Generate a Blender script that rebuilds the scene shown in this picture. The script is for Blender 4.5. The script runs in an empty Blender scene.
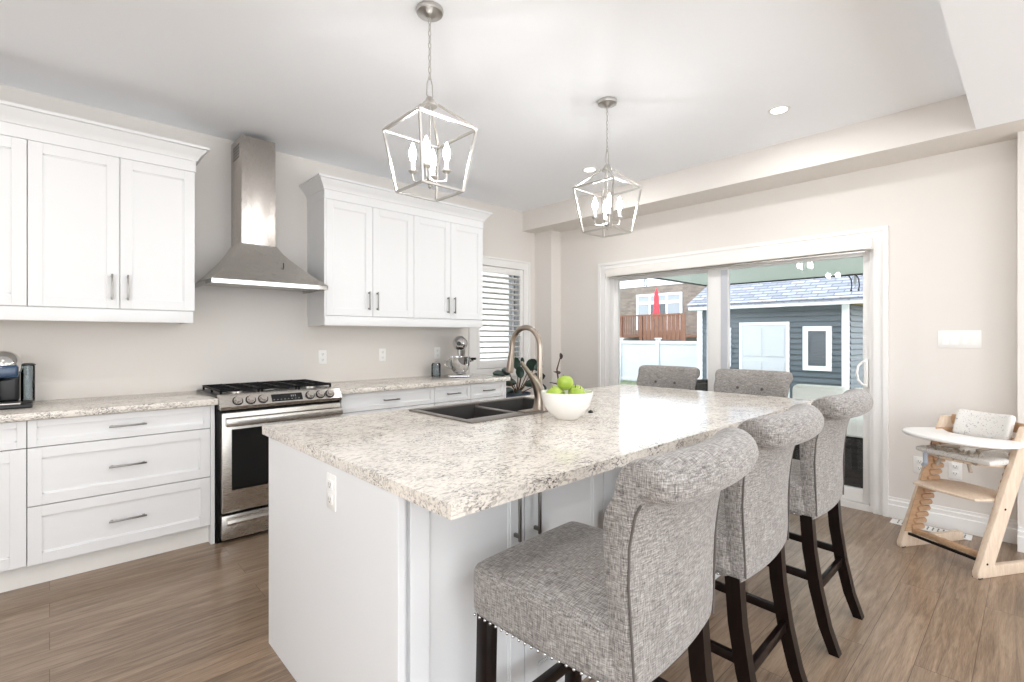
import bpy, bmesh, math, random
from mathutils import Vector, Matrix
C = bpy.context.scene.collection
SC = bpy.context.scene
R = random.Random(7)

# ------------------------------------------------------------------ camera, sky, exposure
FPX, UX, VY = 492.0, 1035.5, 337.0
cam_d = bpy.data.cameras.new('camera'); cam = bpy.data.objects.new('camera', cam_d); C.objects.link(cam)
cam_d.sensor_width = 36.0; cam_d.lens = 36.0 * FPX / 1024.0
cam_d.shift_y = -(341.0 - VY) / 1024.0
cam_d.clip_start = 0.02; cam_d.clip_end = 300
yaw = math.atan2(FPX, UX - 512.0)            # angle between the image's right axis and the kitchen wall
fx, fy = math.sin(math.pi/2 - yaw) * 0 + FPX / math.hypot(UX-512, FPX), (UX-512) / math.hypot(UX-512, FPX)
cam.location = (0, 0, 1.30)
cam.rotation_euler = (math.pi/2, 0, math.atan2(fy, fx) - math.pi/2)
SC.camera = cam
SC.view_settings.view_transform = 'Standard'; SC.view_settings.look = 'None'
SC.view_settings.gamma = 1.0; SC.view_settings.use_curve_mapping = False
SC.view_settings.exposure = 0.2
try:
    SC.cycles.use_denoising = True; SC.cycles.max_bounces = 10; SC.cycles.diffuse_bounces = 6
    SC.cycles.transparent_max_bounces = 16; SC.cycles.caustics_reflective = False; SC.cycles.caustics_refractive = False
except Exception: pass

SKY, LAMP_W, BULB = 3.7, 7.0, 100.0
world = bpy.data.worlds.new('world'); SC.world = world; world.use_nodes = True
wn = world.node_tree; bgn = wn.nodes['Background']
tc = wn.nodes.new('ShaderNodeTexCoord'); sp = wn.nodes.new('ShaderNodeSeparateXYZ')
rp = wn.nodes.new('ShaderNodeValToRGB'); wn.links.new(tc.outputs['Generated'], sp.inputs[0]); wn.links.new(sp.outputs['Z'], rp.inputs[0])
rp.color_ramp.elements[0].color = (.95, .975, 1.0, 1); rp.color_ramp.elements[1].color = (.80, .90, 1.0, 1)
wn.links.new(rp.outputs[0], bgn.inputs[0]); bgn.inputs[1].default_value = SKY

# ------------------------------------------------------------------ materials
def lin(c):
    return tuple(((v/255)/12.92 if v/255 <= .04045 else (((v/255)+.055)/1.055)**2.4) for v in c) + (1.0,)
def mat(name, col, rough=.5, metal=0.0, spec=.5, coat=0.0, emis=None, es=0.0):
    m = bpy.data.materials.new(name); m.use_nodes = True; b = m.node_tree.nodes['Principled BSDF']
    b.inputs['Base Color'].default_value = lin(col); b.inputs['Roughness'].default_value = rough
    b.inputs['Metallic'].default_value = metal; b.inputs['Specular IOR Level'].default_value = spec
    b.inputs['Coat Weight'].default_value = coat
    if emis: b.inputs['Emission Color'].default_value = lin(emis); b.inputs['Emission Strength'].default_value = es
    return m
class N:
    """tiny node builder"""
    def __init__(s, m): s.t = m.node_tree; s.b = s.t.nodes['Principled BSDF']
    def add(s, ty, **k):
        n = s.t.nodes.new(ty)
        for a, v in k.items(): setattr(n, a, v)
        return n
    def link(s, a, b): s.t.links.new(a, b)
    def coords(s, scale=(1, 1, 1), rot=(0, 0, 0), kind='Object'):
        c = s.add('ShaderNodeTexCoord'); m = s.add('ShaderNodeMapping'); m.inputs['Scale'].default_value = scale; m.inputs['Rotation'].default_value = rot
        s.link(c.outputs[kind], m.inputs[0]); return m.outputs[0]
    def noise(s, vec, scale, detail=4, rough=.55, dist=0):
        n = s.add('ShaderNodeTexNoise'); n.inputs['Scale'].default_value = scale; n.inputs['Detail'].default_value = detail
        n.inputs['Roughness'].default_value = rough; n.inputs['Distortion'].default_value = dist
        s.link(vec, n.inputs['Vector']); return n.outputs['Fac']
    def ramp(s, fac, stops, interp='LINEAR'):
        r = s.add('ShaderNodeValToRGB'); r.color_ramp.interpolation = interp
        e = r.color_ramp.elements
        while len(e) < len(stops): e.new(.5)
        for i, (p, c) in enumerate(stops):
            e[i].position = p; e[i].color = lin(c) if len(c) == 3 else c
        s.link(fac, r.inputs[0]); return r.outputs[0]
    def mix(s, fac, a, b, mode='MIX'):
        n = s.add('ShaderNodeMix', data_type='RGBA', blend_type=mode)
        if isinstance(fac, (int, float)): n.inputs[0].default_value = fac
        else: s.link(fac, n.inputs[0])
        for i, v in ((6, a), (7, b)):
            if isinstance(v, tuple): n.inputs[i].default_value = lin(v) if len(v) == 3 else v
            else: s.link(v, n.inputs[i])
        return n.outputs[2]
    def bump(s, fac, strength=.2, dist=.002):
        n = s.add('ShaderNodeBump'); n.inputs['Strength'].default_value = strength; n.inputs['Distance'].default_value = dist
        s.link(fac, n.inputs['Height']); s.link(n.outputs[0], s.b.inputs['Normal'])
    def col(s, c): s.link(c, s.b.inputs['Base Color'])

M = {}
def wallmat(name, col, rough=.75):
    m = mat(name, col, rough, spec=.25); n = N(m); v = n.coords()
    n.bump(n.noise(v, 220, 3), .05, .001); return m
M['wall'] = wallmat('painted greige wall', (224, 219, 213))
M['ceil'] = wallmat('white ceiling paint', (250, 252, 255), .85)
M['trim'] = mat('white trim paint', (236, 234, 231), .4)
M['cab'] = mat('white cabinet lacquer', (233, 233, 233), .38)
M['island'] = mat('white island panel', (228, 229, 230), .4)
M['toe'] = mat('white toe kick', (238, 236, 231), .5)
M['gap'] = mat('dark cabinet gap', (120, 118, 115), .8)
M['nickel'] = mat('brushed nickel', (196, 193, 188), .3, 1.0)
M['faucet'] = mat('warm brushed nickel', (168, 156, 144), .3, 1.0)
M['pull'] = mat('satin steel pull', (142, 139, 135), .3, 1.0)
M['chrome'] = mat('polished chrome', (215, 215, 215), .08, 1.0)
M['black'] = mat('black enamel', (7, 7, 8), .3, spec=.3)
M['iron'] = mat('cast iron', (9, 9, 10), .55, spec=.25)
M['blackglass'] = mat('black oven glass', (8, 9, 10), .06, spec=.6)
M['plastic'] = mat('white plastic', (240, 239, 236), .35)
M['blackplastic'] = mat('black plastic', (18, 18, 20), .35)
M['display'] = mat('dark display', (18, 18, 20), .15)
M['digits'] = mat('display lettering', (150, 150, 150), .4)
M['bowl'] = mat('white ceramic', (245, 243, 238), .25, coat=.3)
M['sink'] = mat('dark composite sink', (62, 60, 58), .45)
M['rim'] = mat('sink rim', (112, 106, 99), .35)
M['vinyl'] = mat('white vinyl', (196, 199, 205), .45)
M['soil'] = mat('potting soil', (50, 38, 30), .9)
M['pot'] = mat('charcoal planter', (45, 46, 50), .6)
M['bluepot'] = mat('slate blue pot', (64, 74, 88), .5)
M['cushion'] = mat('off white outdoor cushion', (248, 247, 243), .9)
M['redcloth'] = mat('red umbrella cloth', (214, 52, 66), .8)
M['darkmetal'] = mat('dark metal', (30, 30, 30), .5, .6)
M['tan'] = mat('tan soffit', (178, 152, 104), .7)
M['deckdark'] = mat('dark house glass', (66, 74, 82), .15)
M['blindglass'] = mat('house window with blinds', (150, 160, 168), .3)
M['fascia'] = mat('white fascia', (240, 242, 246), .5)
M['grout'] = mat('dark recess', (60, 55, 50), .8)

def steel(name, col, scale):
    m = mat(name, col, .27, 1.0); n = N(m); v = n.coords(scale)
    f = n.noise(v, 60, 4); n.bump(f, .004, .0001)
    r = n.ramp(f, [(.3, (.24, .24, .24, 1)), (.7, (.30, .30, .30, 1))]); n.link(r, n.b.inputs['Roughness']); return m
M['steelv'] = steel('brushed steel', (196, 190, 184), (14, 14, .5))
M['steelh'] = steel('brushed steel panel', (200, 196, 190), (.5, 14, 14))

def gran():
    m = mat('speckled stone laminate', (232, 226, 216), .12, spec=.55); n = N(m)
    v = n.coords((1, 1.9, 1.9), (0, 0, .35)); v2 = n.coords((1, 1, 1))
    big = n.noise(v2, 5, 3); mid = n.noise(v, 34, 6, .62, 1.2); fine = n.noise(v, 84, 5, .6, .6); cl = n.noise(v2, 9, 3, .5)
    base = n.ramp(big, [(.3, (240, 233, 222)), (.7, (226, 219, 210))])
    g1 = n.ramp(mid, [(.49, (0, 0, 0, 1)), (.62, (.85, .85, .85, 1))])
    c = n.mix(g1, base, (172, 164, 156))
    dark = n.ramp(fine, [(.535, (0, 0, 0, 1)), (.585, (1, 1, 1, 1))])
    clus = n.ramp(cl, [(.44, (.1, .1, .1, 1)), (.62, (.9, .9, .9, 1))])
    mm = n.add('ShaderNodeMath', operation='MULTIPLY'); n.link(dark, mm.inputs[0]); n.link(clus, mm.inputs[1])
    c = n.mix(mm.outputs[0], c, (50, 47, 48))
    vein = n.noise(v, 38, 8, .7, 2.0)
    vr = n.ramp(vein, [(.325, (1, 1, 1, 1)), (.36, (0, 0, 0, 1))])
    c = n.mix(vr, c, (70, 66, 68)); n.col(c); return m
M['granite'] = gran()

def floor_mat():
    m = mat('grey brown plank floor', (150, 130, 112), .28, spec=.5); n = N(m)
    v = n.coords((1, 1, 1))
    br = n.add('ShaderNodeTexBrick'); br.offset = .37; br.inputs['Scale'].default_value = 1.0
    br.inputs['Brick Width'].default_value = 1.25; br.inputs['Row Height'].default_value = .165
    br.inputs['Mortar Size'].default_value = .0012; br.inputs['Mortar Smooth'].default_value = .1; br.inputs['Bias'].default_value = 0
    br.inputs['Color1'].default_value = (.25, .25, .25, 1); br.inputs['Color2'].default_value = (.75, .75, .75, 1); br.inputs['Mortar'].default_value = (0, 0, 0, 1)
    n.link(v, br.inputs['Vector'])
    # shift the grain from plank to plank
    sepc = n.add('ShaderNodeVectorMath', operation='MULTIPLY_ADD'); n.link(br.outputs['Color'], sepc.inputs[0]); sepc.inputs[1].default_value = (7, 5, 3)
    g = n.coords((.9, 11, 1)); n.link(g, sepc.inputs[2])
    gr = n.noise(sepc.outputs[0], 3.2, 8, .62, .8); fn = n.noise(n.coords((2.5, 70, 1)), 5, 5, .6)
    c1 = n.ramp(gr, [(.30, (88, 68, 52)), (.5, (138, 115, 94)), (.70, (174, 151, 128))])
    c1 = n.mix(.35, c1, n.ramp(fn, [(.3, (90, 71, 55)), (.7, (184, 162, 139))]))
    tone = n.ramp(br.outputs['Color'], [(.2, (.86, .86, .86, 1)), (.8, (1.06, 1.05, 1.04, 1))])
    c1 = n.mix(1.0, c1, tone, 'MULTIPLY'); c1 = n.mix(br.outputs['Fac'], c1, (92, 74, 60)); n.col(c1)
    n.bump(gr, .06, .001); return m
M['floor'] = floor_mat()

def linen(name, dark, mid, light):
    m = mat(name, light, .92, spec=.15); n = N(m)
    a = n.noise(n.coords((46, 46, 460)), 1, 3, .6); b = n.noise(n.coords((460, 460, 46)), 1, 3, .6); f = n.noise(n.coords((1, 1, 1)), 9, 2)
    c = n.noise(n.coords((46, 460, 46)), 1, 3, .6); d = n.noise(n.coords((460, 46, 46)), 1, 3, .6)
    def add2(p, q):
        k = n.add('ShaderNodeMath', operation='ADD'); n.link(p, k.inputs[0]); n.link(q, k.inputs[1]); return k.outputs[0]
    tcn = n.add('ShaderNodeTexCoord'); sz = n.add('ShaderNodeSeparateXYZ'); n.link(tcn.outputs['Normal'], sz.inputs[0])
    ab = n.add('ShaderNodeMath', operation='ABSOLUTE'); n.link(sz.outputs['Z'], ab.inputs[0])
    mr = n.add('ShaderNodeMapRange'); n.link(ab.outputs[0], mr.inputs[0]); mr.inputs[1].default_value = .62; mr.inputs[2].default_value = .78
    mxf = n.add('ShaderNodeMix'); n.link(mr.outputs[0], mxf.inputs[0]); n.link(add2(a, b), mxf.inputs[2]); n.link(add2(c, d), mxf.inputs[3])
    class s: outputs = [mxf.outputs[0]]
    s2 = n.add('ShaderNodeMath', operation='MULTIPLY_ADD'); n.link(f, s2.inputs[0]); s2.inputs[1].default_value = .12; n.link(s.outputs[0], s2.inputs[2])
    s3 = n.add('ShaderNodeMath', operation='MULTIPLY'); n.link(s2.outputs[0], s3.inputs[0]); s3.inputs[1].default_value = .472
    n.col(n.ramp(s3.outputs[0], [(.36, dark), (.50, mid), (.64, light)])); n.bump(s3.outputs[0], .25, .0015)
    n.b.inputs['Sheen Weight'].default_value = .25; n.b.inputs['Sheen Roughness'].default_value = .5
    return m
M['linen'] = linen('grey woven linen', (76, 72, 70), (138, 133, 129), (186, 181, 176))
M['piping'] = mat('grey seam piping', (92, 86, 82), .9)

def wood(name, c0, c1, sc=(1, 1, 1), rough=.45, ns=14):
    m = mat(name, c0, rough); n = N(m); f = n.noise(n.coords(sc), ns, 5, .6, .6); n.col(n.ramp(f, [(.3, c0), (.7, c1)])); return m
M['espresso'] = wood('espresso stained wood', (9, 5, 4), (24, 12, 9), (6, 6, .6), .3)
M['espresso'].node_tree.nodes['Principled BSDF'].inputs['Specular IOR Level'].default_value = .28
M['beech'] = wood('whitewashed beech', (206, 184, 162), (224, 205, 184), (4, 4, .7), .5)
M['oak'] = wood('light oak', (176, 140, 108), (200, 166, 132), (4, 1, 4), .5)
M['deckwood'] = wood('red brown deck wood', (98, 64, 50), (146, 102, 80), (3, 3, .4), .8)
M['shade_fabric'] = mat('white blind cassette', (240, 236, 230), .5)
M['patfabric'] = mat('patterned cushion fabric', (218, 214, 208), .9)
_n = N(M['patfabric']); _n.col(_n.ramp(_n.noise(_n.coords(), 55, 2, .4, 2.5), [(.62, (222, 219, 214)), (.68, (176, 173, 170))]))
M['strap'] = mat('harness webbing', (172, 160, 146), .9)
M['greyfab'] = mat('pale blue grey cushion side', (176, 184, 196), .9)
M['apple'] = mat('green apple skin', (150, 190, 40), .3, coat=.2)
_n = N(M['apple']); _n.col(_n.ramp(_n.noise(_n.coords(), 9, 3), [(.3, (140, 168, 48)), (.7, (186, 206, 92))]))
M['stem'] = mat('brown stem', (84, 62, 40), .8)
M['leaf'] = mat('dark rubber plant leaf', (24, 44, 36), .28); _n = N(M['leaf']); _n.col(_n.ramp(_n.noise(_n.coords(), 7, 2), [(.35, (18, 34, 30)), (.65, (44, 66, 54))]))
M['wineleaf'] = mat('burgundy leaf', (52, 28, 34), .4)
M['grass'] = mat('lawn', (96, 106, 80), .95); _n = N(M['grass']); _n.col(_n.ramp(_n.noise(_n.coords(), 9, 5), [(.3, (84, 94, 66)), (.7, (120, 128, 96))]))
M['concrete'] = mat('patio concrete', (208, 206, 200), .85); _n = N(M['concrete']); _n.col(_n.ramp(_n.noise(_n.coords(), 4, 5), [(.3, (196, 193, 188)), (.7, (216, 213, 208))]))
M['siding'] = mat('blue grey vinyl siding', (90, 99, 106), .6)
M['siding2'] = mat('grey house siding', (128, 132, 130), .6)
M['patio_ceiling'] = mat('grey green patio soffit', (196, 206, 200), .7)
_n = N(M['patio_ceiling']); _n.bump(_n.noise(_n.coords((.3, 18, 1)), 4, 2), .3, .01)
def brick(name, c1, c2, mort, w=.22, h=.075, rot=(math.pi/2, 0, 0)):
    m = mat(name, c1, .9); n = N(m); b = n.add('ShaderNodeTexBrick'); b.inputs['Scale'].default_value = 1
    b.inputs['Brick Width'].default_value = w; b.inputs['Row Height'].default_value = h; b.inputs['Mortar Size'].default_value = .008
    b.inputs['Color1'].default_value = lin(c1); b.inputs['Color2'].default_value = lin(c2); b.inputs['Mortar'].default_value = lin(mort)
    n.link(n.coords((1, 1, 1), rot), b.inputs['Vector']); n.col(b.outputs['Color']); return m
# wall facing -X: texture plane is (y, z)
def yz_brick(m):
    t = m.node_tree; mp = [n for n in t.nodes if n.type == 'MAPPING'][0]; tcn = [n for n in t.nodes if n.type == 'TEX_COORD'][0]
    s_ = t.nodes.new('ShaderNodeSeparateXYZ'); c_ = t.nodes.new('ShaderNodeCombineXYZ'); t.links.new(tcn.outputs['Object'], s_.inputs[0])
    t.links.new(s_.outputs['Y'], c_.inputs['X']); t.links.new(s_.outputs['Z'], c_.inputs['Y'])
    for n in t.nodes:
        if n.type == 'TEX_BRICK': t.links.new(c_.outputs[0], n.inputs['Vector'])
    return m
M['brick'] = yz_brick(brick('brown brick', (112, 102, 95), (140, 128, 118), (126, 118, 111), .3, .11))
M['palebrick'] = brick('pale brick', (250, 248, 244), (226, 222, 216), (250, 250, 248), .4, .12)
M['shingle'] = yz_brick(brick('grey roof shingle', (118, 120, 130), (160, 162, 172), (92, 94, 103), .30, .075))
for _b in M['shingle'].node_tree.nodes:
    if _b.type == 'TEX_BRICK': _b.inputs['Mortar Size'].default_value = .012
def glass(name, tint=(1, 1, 1, 1)):
    m = bpy.data.materials.new(name); m.use_nodes = True; t = m.node_tree; t.nodes.clear()
    o = t.nodes.new('ShaderNodeOutputMaterial'); mx = t.nodes.new('ShaderNodeMixShader'); tr = t.nodes.new('ShaderNodeBsdfTransparent')
    gl = t.nodes.new('ShaderNodeBsdfGlossy'); fr = t.nodes.new('ShaderNodeFresnel'); fr.inputs['IOR'].default_value = 1.45
    gl.inputs['Roughness'].default_value = .01; tr.inputs[0].default_value = tint
    t.links.new(fr.outputs[0], mx.inputs[0]); t.links.new(tr.outputs[0], mx.inputs[1]); t.links.new(gl.outputs[0], mx.inputs[2]); t.links.new(mx.outputs[0], o.inputs[0]); return m
M['glass'] = glass('clear window glass', (.97, .98, .98, 1))
M['jar'] = glass('clear jar', (.80, .84, .86, 1))
M['bulb'] = mat('glowing bulb', (255, 240, 220), .3, emis=(252, 252, 252), es=BULB)
M['potlens'] = mat('downlight lens', (255, 250, 240), .3, emis=(255, 250, 242), es=9.0)

# ------------------------------------------------------------------ mesh builder
class MB:
    def __init__(s): s.bm = bmesh.new()
    def _merge(s, b, mtx=None):
        if mtx: b.transform(mtx)
        me = bpy.data.meshes.new('tmp'); b.to_mesh(me); b.free(); s.bm.from_mesh(me); bpy.data.meshes.remove(me); return s
    def box(s, x0, x1, y0, y1, z0, z1, bev=0, seg=2, mtx=None):
        b = bmesh.new(); bmesh.ops.create_cube(b, size=1)
        b.transform(Matrix.Translation(((x0+x1)/2, (y0+y1)/2, (z0+z1)/2)) @ Matrix.Diagonal((abs(x1-x0), abs(y1-y0), abs(z1-z0), 1)))
        if bev: bmesh.ops.bevel(b, geom=b.edges[:], offset=bev, segments=seg, affect='EDGES', profile=.5)
        return s._merge(b, mtx)
    def cyl(s, p0, p1, r0, r1=None, n=16, cap=True):
        r1 = r0 if r1 is None else r1; p0, p1 = Vector(p0), Vector(p1); d = p1-p0
        b = bmesh.new(); bmesh.ops.create_cone(b, cap_ends=cap, segments=n, radius1=r0, radius2=r1, depth=d.length)
        return s._merge(b, Matrix.Translation((p0+p1)/2) @ d.to_track_quat('Z', 'Y').to_matrix().to_4x4())
    def bar(s, p0, p1, w, h=None, bev=0, up='Y'):
        h = h or w; p0, p1 = Vector(p0), Vector(p1); d = p1-p0
        b = bmesh.new(); bmesh.ops.create_cube(b, size=1); b.transform(Matrix.Diagonal((w, h, d.length, 1)))
        if bev: bmesh.ops.bevel(b, geom=b.edges[:], offset=bev, segments=2, affect='EDGES', profile=.5)
        z = d.normalized(); x = Vector((1, 0, 0)); x = (x - z*x.dot(z))
        if x.length < .2: x = Vector((0, 1, 0)) - z*z.y
        x.normalize(); y = z.cross(x); m = Matrix((x, y, z)).transposed().to_4x4()
        return s._merge(b, Matrix.Translation((p0+p1)/2) @ m)
    def tube(s, pts, r, n=10, closed=False):
        pts = [Vector(p) for p in pts]; k = len(pts); rs = r if isinstance(r, (list, tuple)) else [r]*k
        b = bmesh.new(); rings = []; prev = None
        for i, p in enumerate(pts):
            if closed: t = pts[(i+1) % k] - pts[i-1]
            else: t = pts[min(i+1, k-1)] - pts[max(i-1, 0)]
            t.normalize()
            if prev is None:
                a = Vector((0, 0, 1)) if abs(t.z) < .9 else Vector((1, 0, 0)); u = t.cross(a).normalized()
            else: u = (prev - t*prev.dot(t)).normalized()
            prev = u; w = t.cross(u)
            rings.append([b.verts.new(p + (u*math.cos(2*math.pi*j/n) + w*math.sin(2*math.pi*j/n))*rs[i]) for j in range(n)])
        for i in range(k if closed else k-1):
            A, B = rings[i], rings[(i+1) % k]
            for j in range(n): b.faces.new((A[j], A[(j+1) % n], B[(j+1) % n], B[j]))
        if not closed: b.faces.new(rings[0][::-1]); b.faces.new(rings[-1])
        bmesh.ops.recalc_face_normals(b, faces=b.faces[:]); return s._merge(b)
    def lathe(s, prof, c=(0, 0, 0), n=32, mtx=None):
        b = bmesh.new(); rings = []
        for r, z in prof:
            if r < 1e-6: rings.append([b.verts.new((c[0], c[1], c[2]+z))])
            else: rings.append([b.verts.new((c[0]+r*math.cos(2*math.pi*j/n), c[1]+r*math.sin(2*math.pi*j/n), c[2]+z)) for j in range(n)])
        for A, B in zip(rings, rings[1:]):
            for j in range(n):
                j2 = (j+1) % n
                if len(A) == 1 and len(B) == 1: continue
                if len(A) == 1: b.faces.new((A[0], B[j2], B[j]))
                elif len(B) == 1: b.faces.new((A[j], A[j2], B[0]))
                else: b.faces.new((A[j], A[j2], B[j2], B[j]))
        bmesh.ops.recalc_face_normals(b, faces=b.faces[:]); return s._merge(b, mtx)
    def prism(s, poly, axis, a0, a1, bev=0, seg=2):
        """poly: (p, q) in the plane across axis: x->(y,z)  y->(x,z)  z->(x,y)"""
        def P(p, q, a): return {'x': (a, p, q), 'y': (p, a, q), 'z': (p, q, a)}[axis]
        b = bmesh.new(); A = [b.verts.new(P(p, q, a0)) for p, q in poly]; B = [b.verts.new(P(p, q, a1)) for p, q in poly]; n = len(poly)
        fa = b.faces.new(A); fb = b.faces.new(B[::-1])
        for j in range(n): b.faces.new((A[j], B[j], B[(j+1) % n], A[(j+1) % n]))
        bmesh.ops.recalc_face_normals(b, faces=b.faces[:])
        if bev: bmesh.ops.bevel(b, geom=list({e for f in (fa, fb) for e in f.edges}), offset=bev, segments=seg, affect='EDGES', profile=.5)
        return s._merge(b)
    def ball(s, c, r, sc=(1, 1, 1), u=16, v=10, mtx=None):
        b = bmesh.new(); bmesh.ops.create_uvsphere(b, u_segments=u, v_segments=v, radius=r); b.transform(Matrix.Diagonal((*sc, 1)))
        return s._merge(b, Matrix.Translation(c) @ (mtx or Matrix.Identity(4)))
    def rbox(s, c, size, r, n=10, dome=0, mtx=None, fn=None):
        """rounded box of subdivided faces; dome lifts the top; fn(v) bends it"""
        hx, hy, hz = size[0]/2, size[1]/2, size[2]/2; b = bmesh.new(); bmesh.ops.create_cube(b, size=2)
        bmesh.ops.subdivide_edges(b, edges=b.edges[:], cuts=n, use_grid_fill=True)
        for v in b.verts:
            # push grid lines towards the edges so the radius is well sampled
            q = Vector([math.copysign(abs(k)**.6, k) if k else 0 for k in v.co]); p = Vector((q.x*hx, q.y*hy, q.z*hz))
            i = Vector((max(-hx+r, min(hx-r, p.x)), max(-hy+r, min(hy-r, p.y)), max(-hz+r, min(hz-r, p.z)))); d = p-i
            co = i + d.normalized()*r if d.length > 1e-9 else p
            if dome and co.z > -hz*.2: co.z += dome*(1-(co.x/hx)**2)*(1-(co.y/hy)**2)
            v.co = fn(co) if fn else co
        return s._merge(b, Matrix.Translation(c) @ (mtx or Matrix.Identity(4)))
    def quad(s, *pts):
        s.bm.faces.new([s.bm.verts.new(p) for p in pts]); return s
OFF = {}
def make(name, mb, m, parent=None, smooth=35, world=False):
    if world and parent is not None:
        o_ = OFF[parent.name]; mb.bm.transform(Matrix.Translation(-o_))
    me = bpy.data.meshes.new(name); mb.bm.to_mesh(me); mb.bm.free(); me.materials.append(M[m] if isinstance(m, str) else m)
    me.polygons.foreach_set('use_smooth', [True]*len(me.polygons)); me.set_sharp_from_angle(angle=math.radians(smooth)); me.update()
    o = bpy.data.objects.new(name, me); C.objects.link(o)
    if parent is not None: o.parent = parent; OFF[o.name] = OFF[parent.name]
    else: OFF[o.name] = Vector((0, 0, 0))
    return o
def tag(o, label, cat, group=None, kind=None):
    o['label'] = label; o['category'] = cat
    if group: o['group'] = group
    if kind: o['kind'] = kind
    return o
def thing(name, label, cat, loc=(0, 0, 0), rz=0, group=None):
    o = bpy.data.objects.new(name, None); C.objects.link(o); o.empty_display_size = .1
    o.location = loc; o.rotation_euler = (0, 0, rz); OFF[o.name] = Vector(loc); return tag(o, label, cat, group)
def struct(name, mb, m, parent=None, label=None, smooth=35):
    o = make(name, mb, m, parent, smooth)
    if parent is None: o['kind'] = 'structure'
    if label: o['label'] = label
    return o
def dup(root, loc, rz, label, group=None):
    def cp(o, par):
        c = o.copy(); C.objects.link(c); c.parent = par
        for ch in o.children: cp(ch, c)
        return c
    r = root.copy(); C.objects.link(r); r.location = loc; r.rotation_euler = (0, 0, rz); r['label'] = label
    if group: r['group'] = group
    for ch in list(root.children): cp(ch, r)
    return r

# ------------------------------------------------------------------ room shell
KY, DX, CH, SH = 4.15, 4.44, 2.78, 2.55        # kitchen wall, door wall, ceiling, soffit height
XL, YF = -2.4, -2.9
def wall_x(name, x0, x1, y0, y1, holes, m='wall', z1=2.95):   # wall in the YZ plane with rectangular holes (ya, yb, za, zb)
    mb = MB(); ys = y0
    for (a, b, za, zb) in sorted(holes):
        mb.box(x0, x1, ys, a, 0, z1)
        if za > 0: mb.box(x0, x1, a, b, 0, za)
        mb.box(x0, x1, a, b, zb, z1); ys = b
    mb.box(x0, x1, ys, y1, 0, z1); return struct(name, mb, m)
def wall_y(name, y0, y1, x0, x1, holes, m='wall', z1=2.95):
    mb = MB(); xs = x0
    for (a, b, za, zb) in sorted(holes):
        mb.box(xs, a, y0, y1, 0, z1)
        if za > 0: mb.box(a, b, y0, y1, 0, za)
        mb.box(a, b, y0, y1, zb, z1); xs = b
    mb.box(xs, x1, y0, y1, 0, z1); return struct(name, mb, m)
struct('floor', MB().box(XL-.2, DX+.16, YF-.2, KY+.16, -.1, 0), 'floor')
DY0, DY1, DZ = .82, 3.22, 1.99                 # door opening
WX0, WX1, WZ0, WZ1 = 3.36, 4.07, .95, 2.09     # kitchen window opening
wall_x('wall_right', DX, DX+.16, YF-.2, KY+.16, [(DY0, DY1, 0, DZ)])
wall_y('wall_back', KY, KY+.16, XL-.2, DX, [(WX0, WX1, WZ0, WZ1)])
wall_y('wall_front', YF-.16, YF, XL, DX, [(-2.1, .9, .10, 2.42), (1.15, 4.1, .05, 2.42)])  # unseen wall set close, wide openings invented to let in sky light
wall_x('wall_left', XL-.16, XL, YF, KY, [(-2.6, .6, .10, 2.40)])  # unseen wall, its opening invented as another daylight source
struct('ceiling', MB().box(XL-.2, 4.07, .245, KY+.16, CH, CH+.17), 'ceil')
struct('ceiling_lowered', MB().box(XL-.2, 4.07, YF-.2, .245, SH, CH+.17), 'ceil')
sf = MB().box(4.07, DX+.16, YF-.2, KY+.16, SH, CH+.17); struct('ceiling_soffit', sf, 'wall')
struct('wall_pilaster', MB().box(4.28, DX, 3.88, KY, 0, SH), 'wall')
struct('wall_pilaster', MB().box(4.30, DX, -.7, .075, 0, SH), 'wall')
# baseboards: stepped profile
def base_prof(h=.145): return [(0, 0), (.024, 0), (.024, h*.62), (.017, h*.66), (.017, h*.84), (.009, h*.88), (.009, h), (0, h)]
mb = MB(); mb.prism([(DX-p, q) for p, q in base_prof()], 'y', .075, .735); struct('baseboard_right', mb, 'trim')
mb = MB(); mb.prism([(DX-p, q) for p, q in base_prof()], 'y', 3.325, 3.88); struct('baseboard_right', mb, 'trim')
mb = MB(); mb.prism([(4.30-p, q) for p, q in base_prof()], 'y', -.7, .075); struct('baseboard_pilaster', mb, 'trim')
mb = MB(); mb.prism([(KY-p, q) for p, q in base_prof()], 'x', 3.26, 4.28); struct('baseboard_back', mb, 'trim')

# sliding door: casing, frame, fixed panel, sliding panel
cz = MB(); W_ = .08 + .01
for (a, b, c, d) in ((DY0-W_+.03, DY0, 0, DZ), (DY1, DY1+W_-.03, 0, DZ), (DY0-W_+.03, DY1+W_-.03, DZ, DZ+W_-.003)):
    cz.box(DX-.016, DX, a, b, c, d)
cz.box(DX-.028, DX, DY0-W_, DY0-W_+.03, 0, DZ+W_-.003); cz.box(DX-.028, DX, DY1+W_-.03, DY1+W_, 0, DZ+W_-.003)
cz.box(DX-.028, DX, DY0-W_, DY1+W_, DZ+W_-.003, DZ+W_+.027)
struct('trim_1', cz, 'trim')
door = thing('door_1', 'white framed sliding glass patio door', 'door', (DX+.08, 2.03, 0)); door['kind'] = 'structure'
fr = MB()
fr.box(DX+.001, DX+.15, DY0, DY0+.025, .045, DZ-.045); fr.box(DX+.001, DX+.15, DY1-.045, DY1, .045, DZ-.045); fr.box(DX+.001, DX+.15, DY0, DY1, DZ-.045, DZ); fr.box(DX+.001, DX+.15, DY0, DY1, 0, .045)
make('door_frame', fr, 'trim', door, world=True)
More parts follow.
